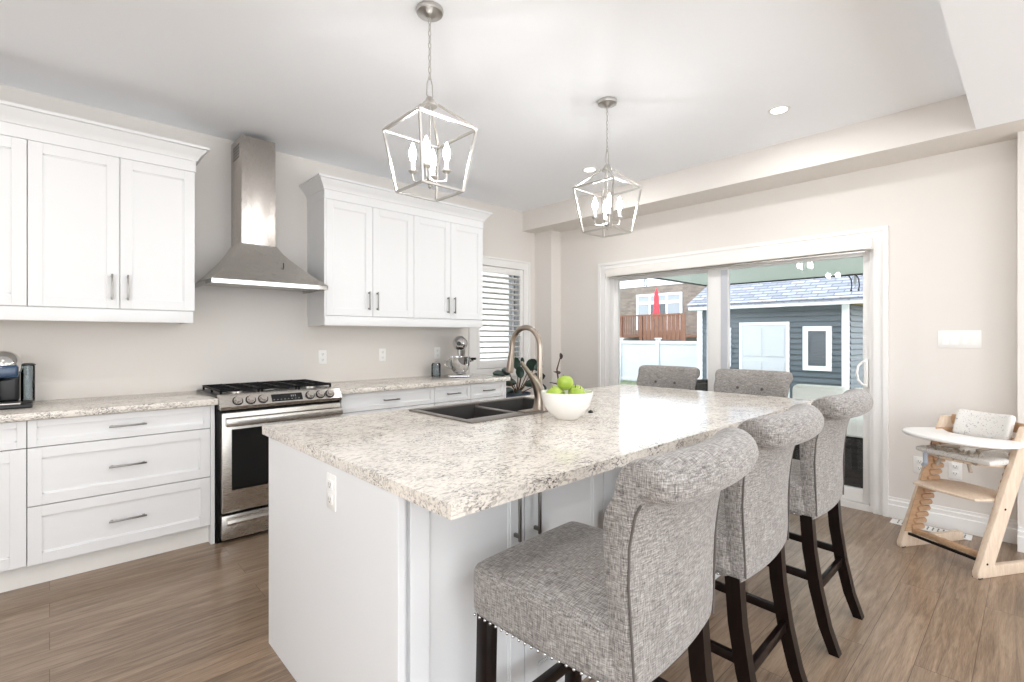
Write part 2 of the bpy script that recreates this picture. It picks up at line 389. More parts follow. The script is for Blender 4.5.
def sash(xc, y0, y1, name, lstile, rstile, mm='trim'):
    f = MB(); z0, z1 = .05, DZ-.045
    f.box(xc-.02, xc+.02, y0, y0+rstile, z0, z1, .003); f.box(xc-.02, xc+.02, y1-lstile, y1, z0, z1, .003)
    f.box(xc-.02, xc+.02, y0+rstile, y1-lstile, z0, z0+.10, .003); f.box(xc-.02, xc+.02, y0+rstile, y1-lstile, z1-.035, z1, .003)
    o = make(name, f, mm, door, world=True)
    make('glass_pane', MB().box(xc-.004, xc+.004, y0+rstile-.003, y1-lstile+.003, z0+.097, z1-.032), 'glass', o, world=True)
    return o
sl = sash(DX+.045, DY0+.025, 2.09, 'sliding_panel', .19, .045)
make('stile_strip', MB().box(DX+.02, DX+.026, 1.905, 1.965, .15, DZ-.08), 'vinyl', sl, world=True)
sash(DX+.105, 1.99, DY1-.045, 'fixed_panel', .05, .06)
h = MB()
ry = .868
pts = [(DX+.008, ry, 1.12), (DX-.006, ry+.02, 1.115), (DX-.014, ry+.045, 1.08), (DX-.016, ry+.052, 1.03), (DX-.014, ry+.045, .98), (DX-.006, ry+.02, .945), (DX+.008, ry, .94)]
h.tube(pts, .008, 10); h.box(DX+.002, DX+.026, ry-.014, ry+.012, .925, 1.135, .004)
make('door_handle', h, 'plastic', sl, world=True)
k = thing('blind_cassette', 'long white roller blind cassette across the top of the patio door', 'blind', (4.37, 2, DZ-.01))
make('cassette', MB().box(4.36, DX-.017, .82, 3.17, DZ-.045, DZ+.04, .006), 'shade_fabric', k, world=True)
make('bottom_rail', MB().box(4.385, 4.40, .86, 3.14, DZ-.065, DZ-.047, .003), 'nickel', k, world=True)

# kitchen window with plantation shutters
win = thing('window_1', 'kitchen window with white plantation shutters', 'window', ((WX0+WX1)/2, KY, WZ0)); win['kind'] = 'structure'
f = MB(); CW = .10
f.box(WX0-CW, WX0, KY-.02, KY, WZ0-CW, WZ1+CW); f.box(WX1, WX1+CW-.02, KY-.02, KY, WZ0-CW, WZ1+CW-.02)
f.box(WX0, WX1, KY-.02, KY, WZ1, WZ1+CW-.02); f.box(WX0, WX1, KY-.02, KY, WZ0-CW, WZ0)
f.box(WX1+CW-.02, WX1+CW+.005, KY-.03, KY, WZ0-CW, WZ1+CW); f.box(WX0, WX1+CW-.02, KY-.03, KY, WZ1+CW-.02, WZ1+CW)
make('window_casing', f, 'trim', win, world=True)
f = MB(); f.box(WX0, WX0+.03, KY+.06, KY+.12, WZ0+.04, WZ1-.04); f.box(WX1-.03, WX1, KY+.06, KY+.12, WZ0+.04, WZ1-.04); f.box(WX0, WX1, KY+.06, KY+.12, WZ0, WZ0+.04); f.box(WX0, WX1, KY+.06, KY+.12, WZ1-.04, WZ1)
f.box(3.96, 3.985, KY+.06, KY+.12, WZ0+.04, WZ1-.04)
make('window_frame', f, 'vinyl', win, world=True)
make('glass_pane', MB().box(WX0+.02, WX1-.02, KY+.086, KY+.092, WZ0+.02, WZ1-.02), 'glass', win, world=True)
for a, b in ((WX0+.004, WX1-.004),):
    f = MB(); y0, y1 = KY-.014, KY+.016
    f.box(a, a+.045, y0, y1, WZ0+.005, WZ1-.005, .003); f.box(b-.045, b, y0, y1, WZ0+.005, WZ1-.005, .003)
    f.box(a+.045, b-.045, y0, y1, WZ0+.005, WZ0+.09, .003); f.box(a+.045, b-.045, y0, y1, WZ1-.075, WZ1-.005, .003)
    sh = make('shutter_panel', f, 'trim', win, world=True)
    lv = MB()
    for z in [1.065+.0605*i for i in range(16)]:
        lv.box(a+.045, b-.045, -.032, .032, -.004, .004, .003, 1, Matrix.Translation((0, KY+.001, z)) @ Matrix.Rotation(math.radians(-12), 4, 'X'))
    make('louvers', lv, 'trim', sh, world=True)

# ------------------------------------------------------------------ cabinet helpers
def shaker(mb, x0, x1, z0, z1, yf, t=.02, rail=.06, depth=.010, y1=None):
    """door or drawer front facing -Y, face at yf"""
    yb = yf+t
    mb.box(x0, x0+rail, yf, yb, z0, z1, .0012, 1); mb.box(x1-rail, x1, yf, yb, z0, z1, .0012, 1)
    mb.box(x0+rail, x1-rail, yf, yb, z0, z0+rail, .0012, 1); mb.box(x0+rail, x1-rail, yf, yb, z1-rail, z1, .0012, 1)
    mb.box(x0+rail-.001, x1-rail+.001, yf+depth, yb, z0+rail-.001, z1-rail+.001)
    s_ = .006
    for (a, b, c, d) in ((x0+rail, x0+rail+s_, z0+rail, z1-rail), (x1-rail-s_, x1-rail, z0+rail, z1-rail), (x0+rail, x1-rail, z0+rail, z0+rail+s_), (x0+rail, x1-rail, z1-rail-s_, z1-rail)):
        mb.box(a, b, yf+depth*.5, yf+depth+.001, c, d)
    return mb
def pull(root, x, z, L, yf, vert=False, r=.0055, parent=None):
    mb = MB(); s_ = .03
    if vert:
        mb.box(x-.005, x+.005, yf-s_, yf-s_+.009, z-L/2, z+L/2, .002)
        for d in (-L*.42, L*.42): mb.box(x-.005, x+.005, yf-s_+.004, yf, z+d-.006, z+d+.006, .001, 1)
    else:
        mb.box(x-L/2, x+L/2, yf-s_, yf-s_+.009, z-.005, z+.005, .002)
        for d in (-L*.42, L*.42): mb.box(x+d-.006, x+d+.006, yf-s_+.004, yf, z-.005, z+.005, .001, 1)
    return make('handle', mb, 'pull', parent or root, world=True)
def front(root, kind, x0, x1, z0, z1, yf, m='cab', rail=.06, hx=None, hz=None, L=.15, vert=False):
    d = make(kind, shaker(MB(), x0, x1, z0, z1, yf, rail=rail), m, root, world=True)
    if hx is not None: pull(root, hx, hz, L, yf, vert, parent=d)
    return d
G = .0018
# base cabinets, faces at y = 3.54
BF = 3.54
def base_cab(label, x0, x1, style, group='white base cabinets along the kitchen wall'):
    t = thing('base_cabinet', label, 'cabinet', ((x0+x1)/2, 3.85, 0), 0, group)
    make('carcass', MB().box(x0+.001, x1-.001, BF+.021, KY-.01, .12, .874), 'gap', t, world=True)
    make('toe_kick', MB().box(x0, x1, 3.60, 3.62, 0, .12), 'toe', t, world=True)
    a, b = x0+G, x1-G
    if style == 'drawers':
        for z0, z1 in ((.731, .870), (.427, .726), (.122, .422)):
            front(t, 'drawer', a, b, z0, z1, BF, rail=.055 if z1-z0 > .2 else .035, hx=(a+b)/2, hz=(z0+z1)/2 - (.0 if z1-z0 > .2 else 0), L=.17)
    else:
        front(t, 'drawer', a, b, .731, .870, BF, rail=.035, hx=(a+b)/2, hz=.80, L=.14)
        if x1-x0 > .6:
            m_ = (a+b)/2
            front(t, 'door', a, m_-G, .125, .726, BF, hx=m_-.04, hz=.62, L=.16, vert=True); front(t, 'door', m_+G, b, .125, .726, BF, hx=m_+.04, hz=.62, L=.16, vert=True)
        else: front(t, 'door', a, b, .125, .726, BF, hx=a+.04, hz=.62, L=.16, vert=True)
    return t
base_cab('white base cabinet cut off by the left edge, door under a slim drawer', -.88, -.085, 'door')
c1 = base_cab('white three-drawer base cabinet left of the range', -.085, .735, 'drawers')
make('end_panel', MB().box(.735, .757, BF-.002, KY-.01, 0, .874), 'cab', c1, world=True)
base_cab('white base cabinet with wide drawer just right of the range', 1.578, 2.41, 'door')
base_cab('narrow white base cabinet behind the sink, under the middle drawer pull', 2.41, 2.81, 'door')
c4 = base_cab('last white base cabinet at the far end below the stand mixer', 2.81, 3.225, 'door')
make('end_panel', MB().box(3.225, 3.245, BF-.002, KY-.01, 0, .874), 'cab', c4, world=True)
def counter(x0, x1, lab):
    t = make('countertop', MB().box(x0, x1, 3.505, KY-.002, .875, .913, .004), 'granite'); return tag(t, lab, 'countertop', 'speckled stone countertops')
counter(-.9, .772, 'speckled pale stone countertop left of the range under the coffee machine')
counter(1.562, 3.275, 'speckled pale stone countertop right of the range holding the stand mixer')

# wall cabinets, faces at y = 3.80
UF = 3.80
def wall_cab(label, x0, x1, split, hl='pair'):
    t = thing('wall_cabinet', label, 'cabinet', ((x0+x1)/2, 3.97, 1.46), 0, 'white wall cabinets')
    make('carcass', MB().box(x0+.001, x1-.001, UF+.021, KY-.001, 1.468, 2.40), 'cab', t, world=True)
    a, b = x0+G, x1-G
    front(t, 'door', a, split-G, 1.472, 2.385, UF, hx=split-.038, hz=1.60, L=.155, vert=True)
    front(t, 'door', split+G, b, 1.472, 2.385, UF, hx=split+.038, hz=1.60, L=.155, vert=True)
    return t
wall_cab('white wall cabinet cut off by the left edge above the coffee machine', -.89, -.09, -.49)
t2 = wall_cab('white two-door wall cabinet immediately left of the range hood', -.09, .70, .31)
t3 = wall_cab('white two-door wall cabinet immediately right of the range hood', 1.575, 2.37, 1.972)
make('side_panel', MB().box(1.562, 1.576, UF+.002, KY-.001, 1.46, 2.40), 'cab', t3, world=True)
wall_cab('white two-door wall cabinet nearest the shuttered window', 2.37, 3.17, 2.775)
def crown(x0, x1, lab):
    prof = [(.0, 2.386), (.004, 2.388), (.004, 2.455), (.012, 2.459), (.014, 2.468), (.028, 2.49), (.05, 2.515), (.058, 2.528), (.07, 2.532), (.07, 2.548), (.0, 2.55)]
    bm = bmesh.new(); rings = []
    for o, z in prof: rings.append([bm.verts.new(p) for p in ((x0-o, KY-.001, z), (x0-o, UF-o, z), (x1+o, UF-o, z), (x1+o, KY-.001, z))])
    for A, B in zip(rings, rings[1:]):
        for j in range(3): bm.faces.new((A[j], A[j+1], B[j+1], B[j]))
    bm.faces.new(rings[-1]); bm.faces.new(rings[0][::-1]); bmesh.ops.recalc_face_normals(bm, faces=bm.faces[:])
    mb = MB(); mb._merge(bm); return tag(make('crown_molding', mb, 'cab'), lab, 'molding', 'cabinet crown moldings')
crown(-.89, .70, 'white crown molding topping the wall cabinets left of the hood')
crown(1.564, 3.17, 'white crown molding topping the wall cabinets right of the hood')
def valance(x0, x1, lab):
    mb = MB().box(x0, x1, UF+.004, UF+.024, 1.392, 1.467, .002); mb.box(x0, x0+.02, UF+.024, KY-.001, 1.392, 1.467); mb.box(x1-.02, x1, UF+.024, KY-.001, 1.392, 1.467)
    return tag(make('light_valance', mb, 'cab'), lab, 'valance', 'light valances under the wall cabinets')
valance(-.89, .69, 'white light valance under the left wall cabinets'); valance(1.566, 3.17, 'white light valance under the right wall cabinets')

# ------------------------------------------------------------------ range hood
hd = thing('range_hood', 'stainless steel chimney range hood over the gas range', 'range hood', (1.14, 3.9, 1.66))
hx0, hx1, hy0, hz0 = .765, 1.535, 3.66, 1.655
bm = bmesh.new(); top = [(.985, KY-.004, 1.97), (.985, 3.87, 1.97), (1.232, 3.87, 1.97), (1.232, KY-.004, 1.97)]
mid = [(hx0, KY-.004, hz0+.03), (hx0, hy0, hz0+.03), (hx1, hy0, hz0+.03), (hx1, KY-.004, hz0+.03)]
rg = []
for k_ in range(7):
    s_ = k_/6; e = s_**1.15
    rg.append([bm.verts.new(Vector(a).lerp(Vector(b), e if j else e)) for j, (a, b) in enumerate(zip(top, mid))])
    z_ = top[0][2]*(1-s_) + mid[0][2]*s_
    for v in rg[-1]: v.co.z = top[0][2] + (mid[0][2]-top[0][2])*(s_**.92)
for A, B in zip(rg, rg[1:]):
    for j in range(4): bm.faces.new((A[j], A[(j+1) % 4], B[(j+1) % 4], B[j]))
bm.faces.new(rg[0]); bm.faces.new(rg[-1][::-1]); bmesh.ops.recalc_face_normals(bm, faces=bm.faces[:])
make('canopy', MB()._merge(bm), 'steelh', hd, world=True)
mb = MB(); mb.box(hx0, hx1, hy0, hy0+.012, hz0, hz0+.03, .001, 1); mb.box(hx0, hx0+.012, hy0, KY-.004, hz0, hz0+.03); mb.box(hx1-.012, hx1, hy0, KY-.004, hz0, hz0+.03)
make('lip', mb, 'chrome', hd, world=True)
mb = MB(); mb.box(hx0+.012, hx1-.012, hy0+.012, KY-.005, hz0+.018, hz0+.024)
fl = make('filter_panel', mb, 'steelh', hd, world=True)
for i in range(2):
    cx_ = 1.0 + i*.28; make('hood_lamp', MB().cyl((cx_, 3.74, hz0+.006), (cx_, 3.74, hz0+.02), .03), 'chrome', hd, world=True)
make('chimney', MB().box(.995, 1.225, 3.87, KY-.004, 1.965, 2.745, .004), 'steelv', hd, world=True)
mb = MB()
for i in range(5): mb.box(.9935, .996, 3.93, 4.08, 2.60+i*.022, 2.608+i*.022)
make('vent_slots', mb, 'black', hd, world=True)
make('switch', MB().box(1.24, 1.246, 3.752, 3.76, 1.80, 1.84, mtx=None), 'blackplastic', hd, world=True)

# ------------------------------------------------------------------ range
rg_ = thing('gas_range', 'stainless steel slide-in gas range with six knobs and black grates', 'range', (1.165, 3.8, 0))
RX0, RX1 = .785, 1.55
make('body', MB().box(.762, RX1+.006, 3.53, 4.12, .0, .905), 'black', rg_, world=True)
make('cooktop', MB().box(.768, RX1+.008, 3.56, 4.13, .905, .921, .003), 'black', rg_, world=True)
cp = [(3.462, .842), (3.456, .862), (3.50, .925), (3.56, .932), (3.56, .842)]
cpo = make('control_panel', MB().prism(cp, 'x', RX0-.012, RX1+.004, .003), 'steelh', rg_, world=True)
nrm = Vector((0, -(.925-.862), (3.456-3.50)*-1)).normalized(); nrm = Vector((0, -.82, .57))
for x in (.872, .948, 1.022, 1.328, 1.40, 1.468):
    c_ = Vector((x, 3.478, .892)); mb = MB(); mb.cyl(c_+nrm*.004, c_+nrm*.014, .026, .024, 24); mb.cyl(c_+nrm*.01, c_+nrm*.032, .021, .018, 24)
    mb.bar(c_+nrm*.03-Vector((0, .57, .82))*.016, c_+nrm*.03+Vector((0, .57, .82))*.016, .006, .006)
    kb = make('knob', mb, 'steelv', cpo, world=True); make('knob_ring', MB().cyl(c_, c_+nrm*.006, .031, .031, 24), 'blackplastic', kb, world=True)
def slab(mb, x0, x1, s0, s1, lift, th=.002):
    p = Vector((0, 3.456, .862)); q = Vector((0, 3.50, .925)); d = (q-p); u = d.normalized(); n_ = Vector((0, -u.z, u.y))
    a = p + d*s0 + n_*lift; b = p + d*s1 + n_*lift
    bmx = bmesh.new(); vs = []
    for X_ in (x0, x1):
        for w in (a, b, b+n_*th, a+n_*th): vs.append(bmx.verts.new((X_, w.y, w.z)))
    for f_ in ((0, 1, 2, 3), (7, 6, 5, 4), (0, 4, 5, 1), (1, 5, 6, 2), (2, 6, 7, 3), (3, 7, 4, 0)): bmx.faces.new([vs[i] for i in f_])
    bmesh.ops.recalc_face_normals(bmx, faces=bmx.faces[:]); mb._merge(bmx)
mb = MB(); slab(mb, 1.075, 1.275, .14, .84, 0); dsp = make('display', mb, 'display', cpo, world=True)
mb = MB()
for i in range(8): slab(mb, 1.085+i*.023, 1.093+i*.023, .28, .33, .002, .0005)
slab(mb, 1.20, 1.206, .5, .68, .002, .0005); slab(mb, 1.212, 1.218, .5, .68, .002, .0005); slab(mb, 1.226, 1.232, .5, .68, .002, .0005)
make('display_digits', mb, 'digits', dsp, world=True)
dr = MB(); dr.box(RX0, RX1, 3.478, 3.53, .19, .822, .006)
dro = make('oven_door', dr, 'steelh', rg_, world=True)
make('oven_window', MB().box(.838, 1.498, 3.474, 3.48, .33, .715, .002, 1), 'blackglass', dro, world=True)
mb = MB(); mb.prism([(3.42, .742), (3.412, .765), (3.42, .79), (3.438, .797), (3.448, .785), (3.44, .765), (3.446, .748)], 'x', RX0+.01, RX1-.01, .004)
for x in (RX0+.03, RX1-.05): mb.box(x, x+.03, 3.44, 3.48, .752, .785, .004)
make('handle', mb, 'steelh', dro, world=True)
dw = make('warming_drawer', MB().box(RX0, RX1, 3.482, 3.53, .02, .175, .005), 'steelh', rg_, world=True)
mb = MB(); mb.prism([(3.43, .125), (3.424, .14), (3.43, .156), (3.445, .16), (3.45, .14), (3.445, .125)], 'x', RX0+.02, RX1-.02, .004)
for x in (RX0+.04, RX1-.06): mb.box(x, x+.025, 3.44, 3.484, .13, .155, .003)
make('handle', mb, 'steelh', dw, world=True)
make('gap_strip', MB().box(RX0, RX1, 3.50, 3.535, .822, .842), 'black', rg_, world=True)
for i in range(3):
    g0 = .80+i*.247; g1 = g0+.238; mb = MB(); zt = .955
    for x in (g0, g1-.01): mb.box(x, x+.01, 3.60, 4.10, zt-.014, zt, .002, 1)
    for y in (3.60, 3.72, 3.845, 3.965, 4.09): mb.box(g0, g1, y, y+.01, zt-.012, zt, .002, 1)
    mb.box((g0+g1)/2-.005, (g0+g1)/2+.005, 3.60, 4.10, zt-.012, zt+.002, .002, 1)
    for x in (g0, g1-.012):
        for y in (3.60, 3.84, 4.085): mb.box(x, x+.012, y, y+.012, .921, zt, .001, 1)
    make('grate', mb, 'iron', rg_, world=True)
for (x, y, r) in ((.92, 3.72, .045), (.92, 3.97, .036), (1.167, 3.845, .05), (1.415, 3.72, .045), (1.415, 3.97, .036)):
    mb = MB(); mb.cyl((x, y, .921), (x, y, .934), r, r*.9, 24); b_ = make('burner', mb, 'nickel', rg_, world=True)
    make('burner_cap', MB().cyl((x, y, .934), (x, y, .94), r*.72, r*.68, 24), 'iron', b_, world=True)

# ------------------------------------------------------------------ wall plates
def outlet(x, z, lab, y=KY, n=2, group='white outlets on the kitchen wall'):
    t = thing('wall_outlet', lab, 'outlet', (x, y-.004, z), 0, group)
    make('cover_plate', MB().box(-.035, .035, 0, .004, -.058, .058, .002), 'plastic', t)
    for d in (-.024, .024):
        s_ = make('socket', MB().box(-.017, .017, -.003, .001, d-.015, d+.015, .003), 'plastic', t)
        mb = MB(); mb.box(-.008, -.005, -.0035, -.002, d-.003, d+.008); mb.box(.005, .008, -.0035, -.002, d-.003, d+.008); mb.cyl((0, -.0035, d-.008), (0, -.002, d-.008), .003, n=8)
        make('slots', mb, mat('outlet slot', (150, 148, 145)), s_)
    return t
o0 = outlet(1.69, 1.13, 'white outlet on the wall just right of the range')
dup(o0, (2.25, KY-.004, 1.135), 0, 'white outlet on the wall below the middle of the right cabinets')
dup(o0, (2.86, KY-.004, 1.14), 0, 'white outlet on the wall just left of the stand mixer')
oi = dup(o0, (.6745, 1.59, .79), -math.pi/2, 'white outlet on the end panel of the island below the counter edge'); oi['group'] = 'island outlet'
dup(o0, (DX-.004, .555, .405), -math.pi/2, 'white outlet on the wall behind the high chair, nearer the door', 'white outlets behind the high chair')
dup(o0, (DX-.004, .37, .405), -math.pi/2, 'white outlet on the wall behind the high chair, farther from the door', 'white outlets behind the high chair')
sw = thing('light_switch', 'white four-gang light switch plate on the wall right of the patio door', 'light switch', (DX-.005, .35, 1.285), -math.pi/2)
make('cover_plate', MB().box(-.108, .108, 0, .005, -.058, .058, .002), 'plastic', sw)
for i in range(4):
    x = -.069+i*.046; make('rocker', MB().prism([(-.001, -.034), (-.006, -.034), (-.003, 0), (-.001, .034), (.002, .034), (.002, -.034)], 'x', x-.016, x+.016, .001), 'plastic', sw)

# ------------------------------------------------------------------ island
IX0, IX1, IY0, IY1 = .675, 3.43, .924, 2.309
isl = thing('kitchen_island', 'long white kitchen island cabinet with panelled doors under the speckled counter', 'island', (1.95, 1.7, 0))
mb = MB(); mb.box(.70, 3.13, 1.192, 1.21, .0, .876); mb.box(.70, 3.13, 2.219, 2.231, 0, .876); mb.box(3.11, 3.13, 1.21, 2.20, 0, .876); mb.box(.70, 3.11, 1.21, 2.20, .05, .07)
make('body', mb, 'island', isl, world=True)
make('end_panel', MB().box(.678, .70, 1.166, 2.231, 0, .876, .001, 1), 'island', isl, world=True)
make('end_panel', MB().box(3.13, 3.15, 1.166, 2.231, 0, .876, .001, 1), 'island', isl, world=True)
xs = [.718, 1.16, 1.60, 2.04, 2.48, 2.80, 3.115]
for i in range(6):
    a, b = xs[i]+G, xs[i+1]-G
    front(isl, 'door', a, b, .105, .868, 1.172, m='island', rail=.062, hx=(b-.045 if i % 2 == 0 else a+.045), hz=.735, L=.20, vert=True)
make('toe_kick', MB().box(.70, 3.13, 1.176, 1.192, 0, .10), 'island', isl, world=True)
mb = MB(); Z0, Z1 = .877, .913; SX0, SX1, SY0, SY1 = 1.385, 2.195, 1.74, 2.235
bm = bmesh.new()
ox = [IX0, SX0, SX1, IX1]; oy = [IY0, SY0, SY1, IY1]; V = {}
for zi, z in enumerate((Z0, Z1)):
    for i, x in enumerate(ox):
        for j, y in enumerate(oy): V[i, j, zi] = bm.verts.new((x, y, z))
for i in range(3):
    for j in range(3):
        if (i, j) == (1, 1): continue
        bm.faces.new([V[a, b, 1] for a, b in ((i, j), (i+1, j), (i+1, j+1), (i, j+1))]); bm.faces.new([V[a, b, 0] for a, b in ((i, j+1), (i+1, j+1), (i+1, j), (i, j))])
for i in range(3):
    bm.faces.new((V[i, 0, 0], V[i+1, 0, 0], V[i+1, 0, 1], V[i, 0, 1])); bm.faces.new((V[i+1, 3, 0], V[i, 3, 0], V[i, 3, 1], V[i+1, 3, 1]))
    bm.faces.new((V[0, i+1, 0], V[0, i, 0], V[0, i, 1], V[0, i+1, 1])); bm.faces.new((V[3, i, 0], V[3, i+1, 0], V[3, i+1, 1], V[3, i, 1]))
bm.faces.new((V[1, 1, 0], V[1, 1, 1], V[2, 1, 1], V[2, 1, 0])); bm.faces.new((V[1, 2, 0], V[2, 2, 0], V[2, 2, 1], V[1, 2, 1]))
bm.faces.new((V[1, 1, 0], V[1, 2, 0], V[1, 2, 1], V[1, 1, 1])); bm.faces.new((V[2, 1, 0], V[2, 1, 1], V[2, 2, 1], V[2, 2, 0]))
bmesh.ops.recalc_face_normals(bm, faces=bm.faces[:])
tag(make('countertop', mb._merge(bm), 'granite'), 'large speckled pale stone countertop on the island', 'countertop', 'speckled stone countertops')

# sink
sk = thing('kitchen_sink', 'dark grey double-bowl composite sink set in the island counter', 'sink', (1.785, 2.0, .913))
mb = MB(); zt0, zt1 = .913, .921
X0, X1, Y0, Y1 = 1.37, 2.21, 1.722, 2.252
mb.box(X0, X1, Y0, 1.80, zt0, zt1, .003); mb.box(X0, X1, 2.212, Y1, zt0, zt1, .003); mb.box(X0, 1.405, 1.80, 2.212, zt0, zt1, .003); mb.box(2.175, X1, 1.80, 2.212, zt0, zt1, .003)
make('rim', mb, 'rim', sk, world=True)
mb = MB(); mb.box(1.782, 1.812, 1.80, 2.212, .85, .903, .006); make('divider', mb, 'rim', sk, world=True)
for a, b in ((1.405, 1.782), (1.812, 2.175)):
    mb = MB(); y0, y1, zb = 1.80, 2.212, .70; w = .006
    mb.box(a, a+w, y0, y1, zb, .914); mb.box(b-w, b, y0, y1, zb, .914 if b > 2 else .898); mb.box(a, b, y0, y0+w, zb, .914); mb.box(a, b, y1-w, y1, zb, .914); mb.box(a, b, y0, y1, zb-.006, zb)
    if a > 1.8: mb = MB(); mb.box(a, a+w, y0, y1, zb, .898); mb.box(b-w, b, y0, y1, zb, .914); mb.box(a, b, y0, y0+w, zb, .914); mb.box(a, b, y1-w, y1, zb, .914); mb.box(a, b, y0, y1, zb-.006, zb)
    bw = make('bowl', mb, 'sink', sk, world=True)
    make('drain', MB().cyl(((a+b)/2, 2.02, zb), ((a+b)/2, 2.02, zb+.004), .045, n=24), 'nickel', bw, world=True)

# faucet
FXc, FYc = 1.858, 1.765
fc = thing('kitchen_faucet', 'brushed nickel gooseneck pull-down faucet at the sink', 'faucet', (FXc, FYc, .921))
mb = MB(); mb.rbox((0, 0, .004), (.27, .055, .008), .004, 6); make('deck_plate', mb, 'faucet', fc)
# swept body + lever leaning towards -x
bp = [(0, 0, .0), (.003, 0, .03), (.002, 0, .07), (-.008, .002, .11), (-.026, .004, .145), (-.052, .006, .178)]
mb = MB(); mb.tube(bp, [.040, .034, .031, .029, .025, .017], 20); make('body', mb, 'faucet', fc)
mb = MB(); mb.tube([(-.045, .006, .165), (-.075, .01, .20), (-.10, .012, .228), (-.122, .014, .252)], [.016, .012, .011, .009], 14)
make('lever', mb, 'faucet', fc)
pts = [(0, 0, .06), (.0, 0, .20), (.0, 0, .32)]
for a in range(0, 181, 12):
    th = math.radians(a); pts.append((0, .105-.105*math.cos(th), .325+.105*math.sin(th)))
pts += [(0, .215, .28)]
mb = MB(); mb.tube(pts, .0145, 16); make('spout', mb, 'faucet', fc)
mb = MB(); mb.tube([(0, .213, .295), (0, .221, .25), (0, .228, .20), (0, .231, .185)], [.0165, .018, .022, .021], 18); make('spray_head', mb, 'faucet', fc)

# fruit bowl and apples
bc = Vector((1.79, 1.525, .913))
bo = MB().lathe([(0, .0), (.05, 0), (.058, .004), (.062, .01), (.085, .03), (.108, .062), (.12, .10), (.125, .128), (.121, .129), (.114, .10), (.10, .062), (.075, .032), (.04, .016), (0, .014)], n=48)
o = make('fruit_bowl', bo, 'bowl'); o.location = bc; tag(o, 'round white ceramic bowl of green apples beside the sink', 'bowl')
def apple(loc, rot, lab, sc=1.0):
    t = thing('green_apple', lab, 'apple', loc, rot, 'green apples in the bowl')
    pr = []
    for i in range(15):
        a = math.pi*i/14; r = .037*sc*math.sin(a)*(1+.06*math.cos(a)); z = .033*sc*math.cos(a) - .010*sc*math.exp(-((a)/.38)**2) + .007*sc*math.exp(-((math.pi-a)/.35)**2)
        pr.append((max(r, 0) if 0 < i < 14 else 0, z))
    make('flesh', MB().lathe(pr, n=24), 'apple', t); make('stem', MB().tube([(0, 0, .02*sc), (.002, 0, .032*sc), (.006, 0, .04*sc)], .0014, 6), 'stem', t)
    return t
for (dx, dy, dz, lab) in ((-.066, .020, .118, 'green apple at the left of the bowl'), (-.002, -.068, .116, 'green apple at the front of the bowl'), (.070, .0, .118, 'green apple at the right of the bowl'),
                          (.004, .066, .116, 'green apple at the back of the bowl, mostly hidden'), (.0, .01, .168, 'green apple sitting on top of the pile in the bowl')):
    a_ = apple(bc+Vector((dx, dy, dz)), R.random()*6, lab, 1.08); a_.rotation_euler = (R.uniform(-.5, .5), R.uniform(-.5, .5), R.random()*6)
st = MB().lathe([(0, 0), (.012, 0), (.014, .004), (.010, .009), (.004, .012), (0, .016)], n=16); o = make('bottle_stopper', st, 'blackplastic'); o.location = (2.02, 1.56, .913); tag(o, 'tiny black stopper lying on the counter right of the fruit bowl', 'stopper')

# ------------------------------------------------------------------ small appliances
cm = thing('coffee_machine', 'black pod coffee machine with chrome dome lid on the left countertop', 'coffee machine', (-.168, 3.88, .913))
make('base', MB().box(-.09, .10, -.13, .14, 0, .022, .006), 'blackplastic', cm)
mb = MB(); mb.box(-.075, .045, .0, .13, .022, .225, .02, 3); mb.box(-.075, -.035, -.08, .0, .022, .20, .012, 2); make('body', mb, 'blackplastic', cm)
make('brew_head', MB().box(-.075, .045, -.11, .13, .165, .235, .015, 3), mat('blue black shell', (34, 62, 92), .25, coat=.4), cm)
make('dome_lid', MB().ball((-.015, 0.0, .228), .075, (1.0, 1.3, 1.12), 24, 14), 'chrome', cm)
make('drip_tray', MB().box(-.035, .055, -.125, -.02, .022, .032, .004), 'nickel', cm)
wt = make('water_tank', MB().lathe([(0, 0), (.028, 0), (.03, .01), (.03, .20), (.026, .205), (.026, .012), (0, .010)], (.078, .05, .022), 24), 'jar', cm)
make('tank_lid', MB().lathe([(0, .012), (.02, .012), (.033, .006), (.033, 0), (0, 0)], (.078, .05, .226), 24), 'blackplastic', cm)
sm = thing('stand_mixer', 'chrome bowl-lift stand mixer at the end of the right countertop', 'mixer', (2.93, 3.86, .913), math.radians(-42))
mb = MB(); mb.rbox((0, .02, .012), (.21, .30, .024), .011, 8); make('base', mb, 'chrome', sm)
make('column', MB().tube([(0, .13, .02), (0, .135, .12), (0, .12, .20), (0, .10, .27)], [.05, .038, .036, .045], 20), 'nickel', sm)
make('motor_head', MB().ball((0, .0, .325), .07, (1.05, 2.1, 1.05), 28, 16), 'chrome', sm)
make('hub_cap', MB().cyl((0, -.135, .325), (0, -.150, .325), .022, .02, 20), 'blackplastic', sm)
mb = MB().lathe([(0, .035), (.05, .035), (.055, .04), (.08, .07), (.098, .12), (.103, .18), (.105, .195), (.100, .195), (.095, .12), (.07, .07), (0, .05)], (0, -.03, 0), 36); bl = make('bowl', mb, 'chrome', sm)
make('bowl_handle', MB().tube([(-.10, -.03, .17), (-.14, -.03, .16), (-.145, -.03, .11), (-.095, -.03, .09)], .007, 10), 'chrome', bl)
mb = MB(); mb.tube([(-.10, .0, .15), (-.12, .06, .15), (-.06, .12, .15)], .01, 8); mb.tube([(.10, .0, .15), (.12, .06, .15), (.06, .12, .15)], .01, 8); make('lift_arms', mb, 'chrome', sm)
mb = MB(); mb.cyl((.05, .12, .17), (.115, .10, .17), .006); mb.cyl((.105, .10, .17), (.15, .085, .17), .012); make('lift_lever', mb, 'blackplastic', sm)
make('beater_shaft', MB().cyl((0, -.06, .27), (0, -.06, .18), .014, .01), 'chrome', sm)
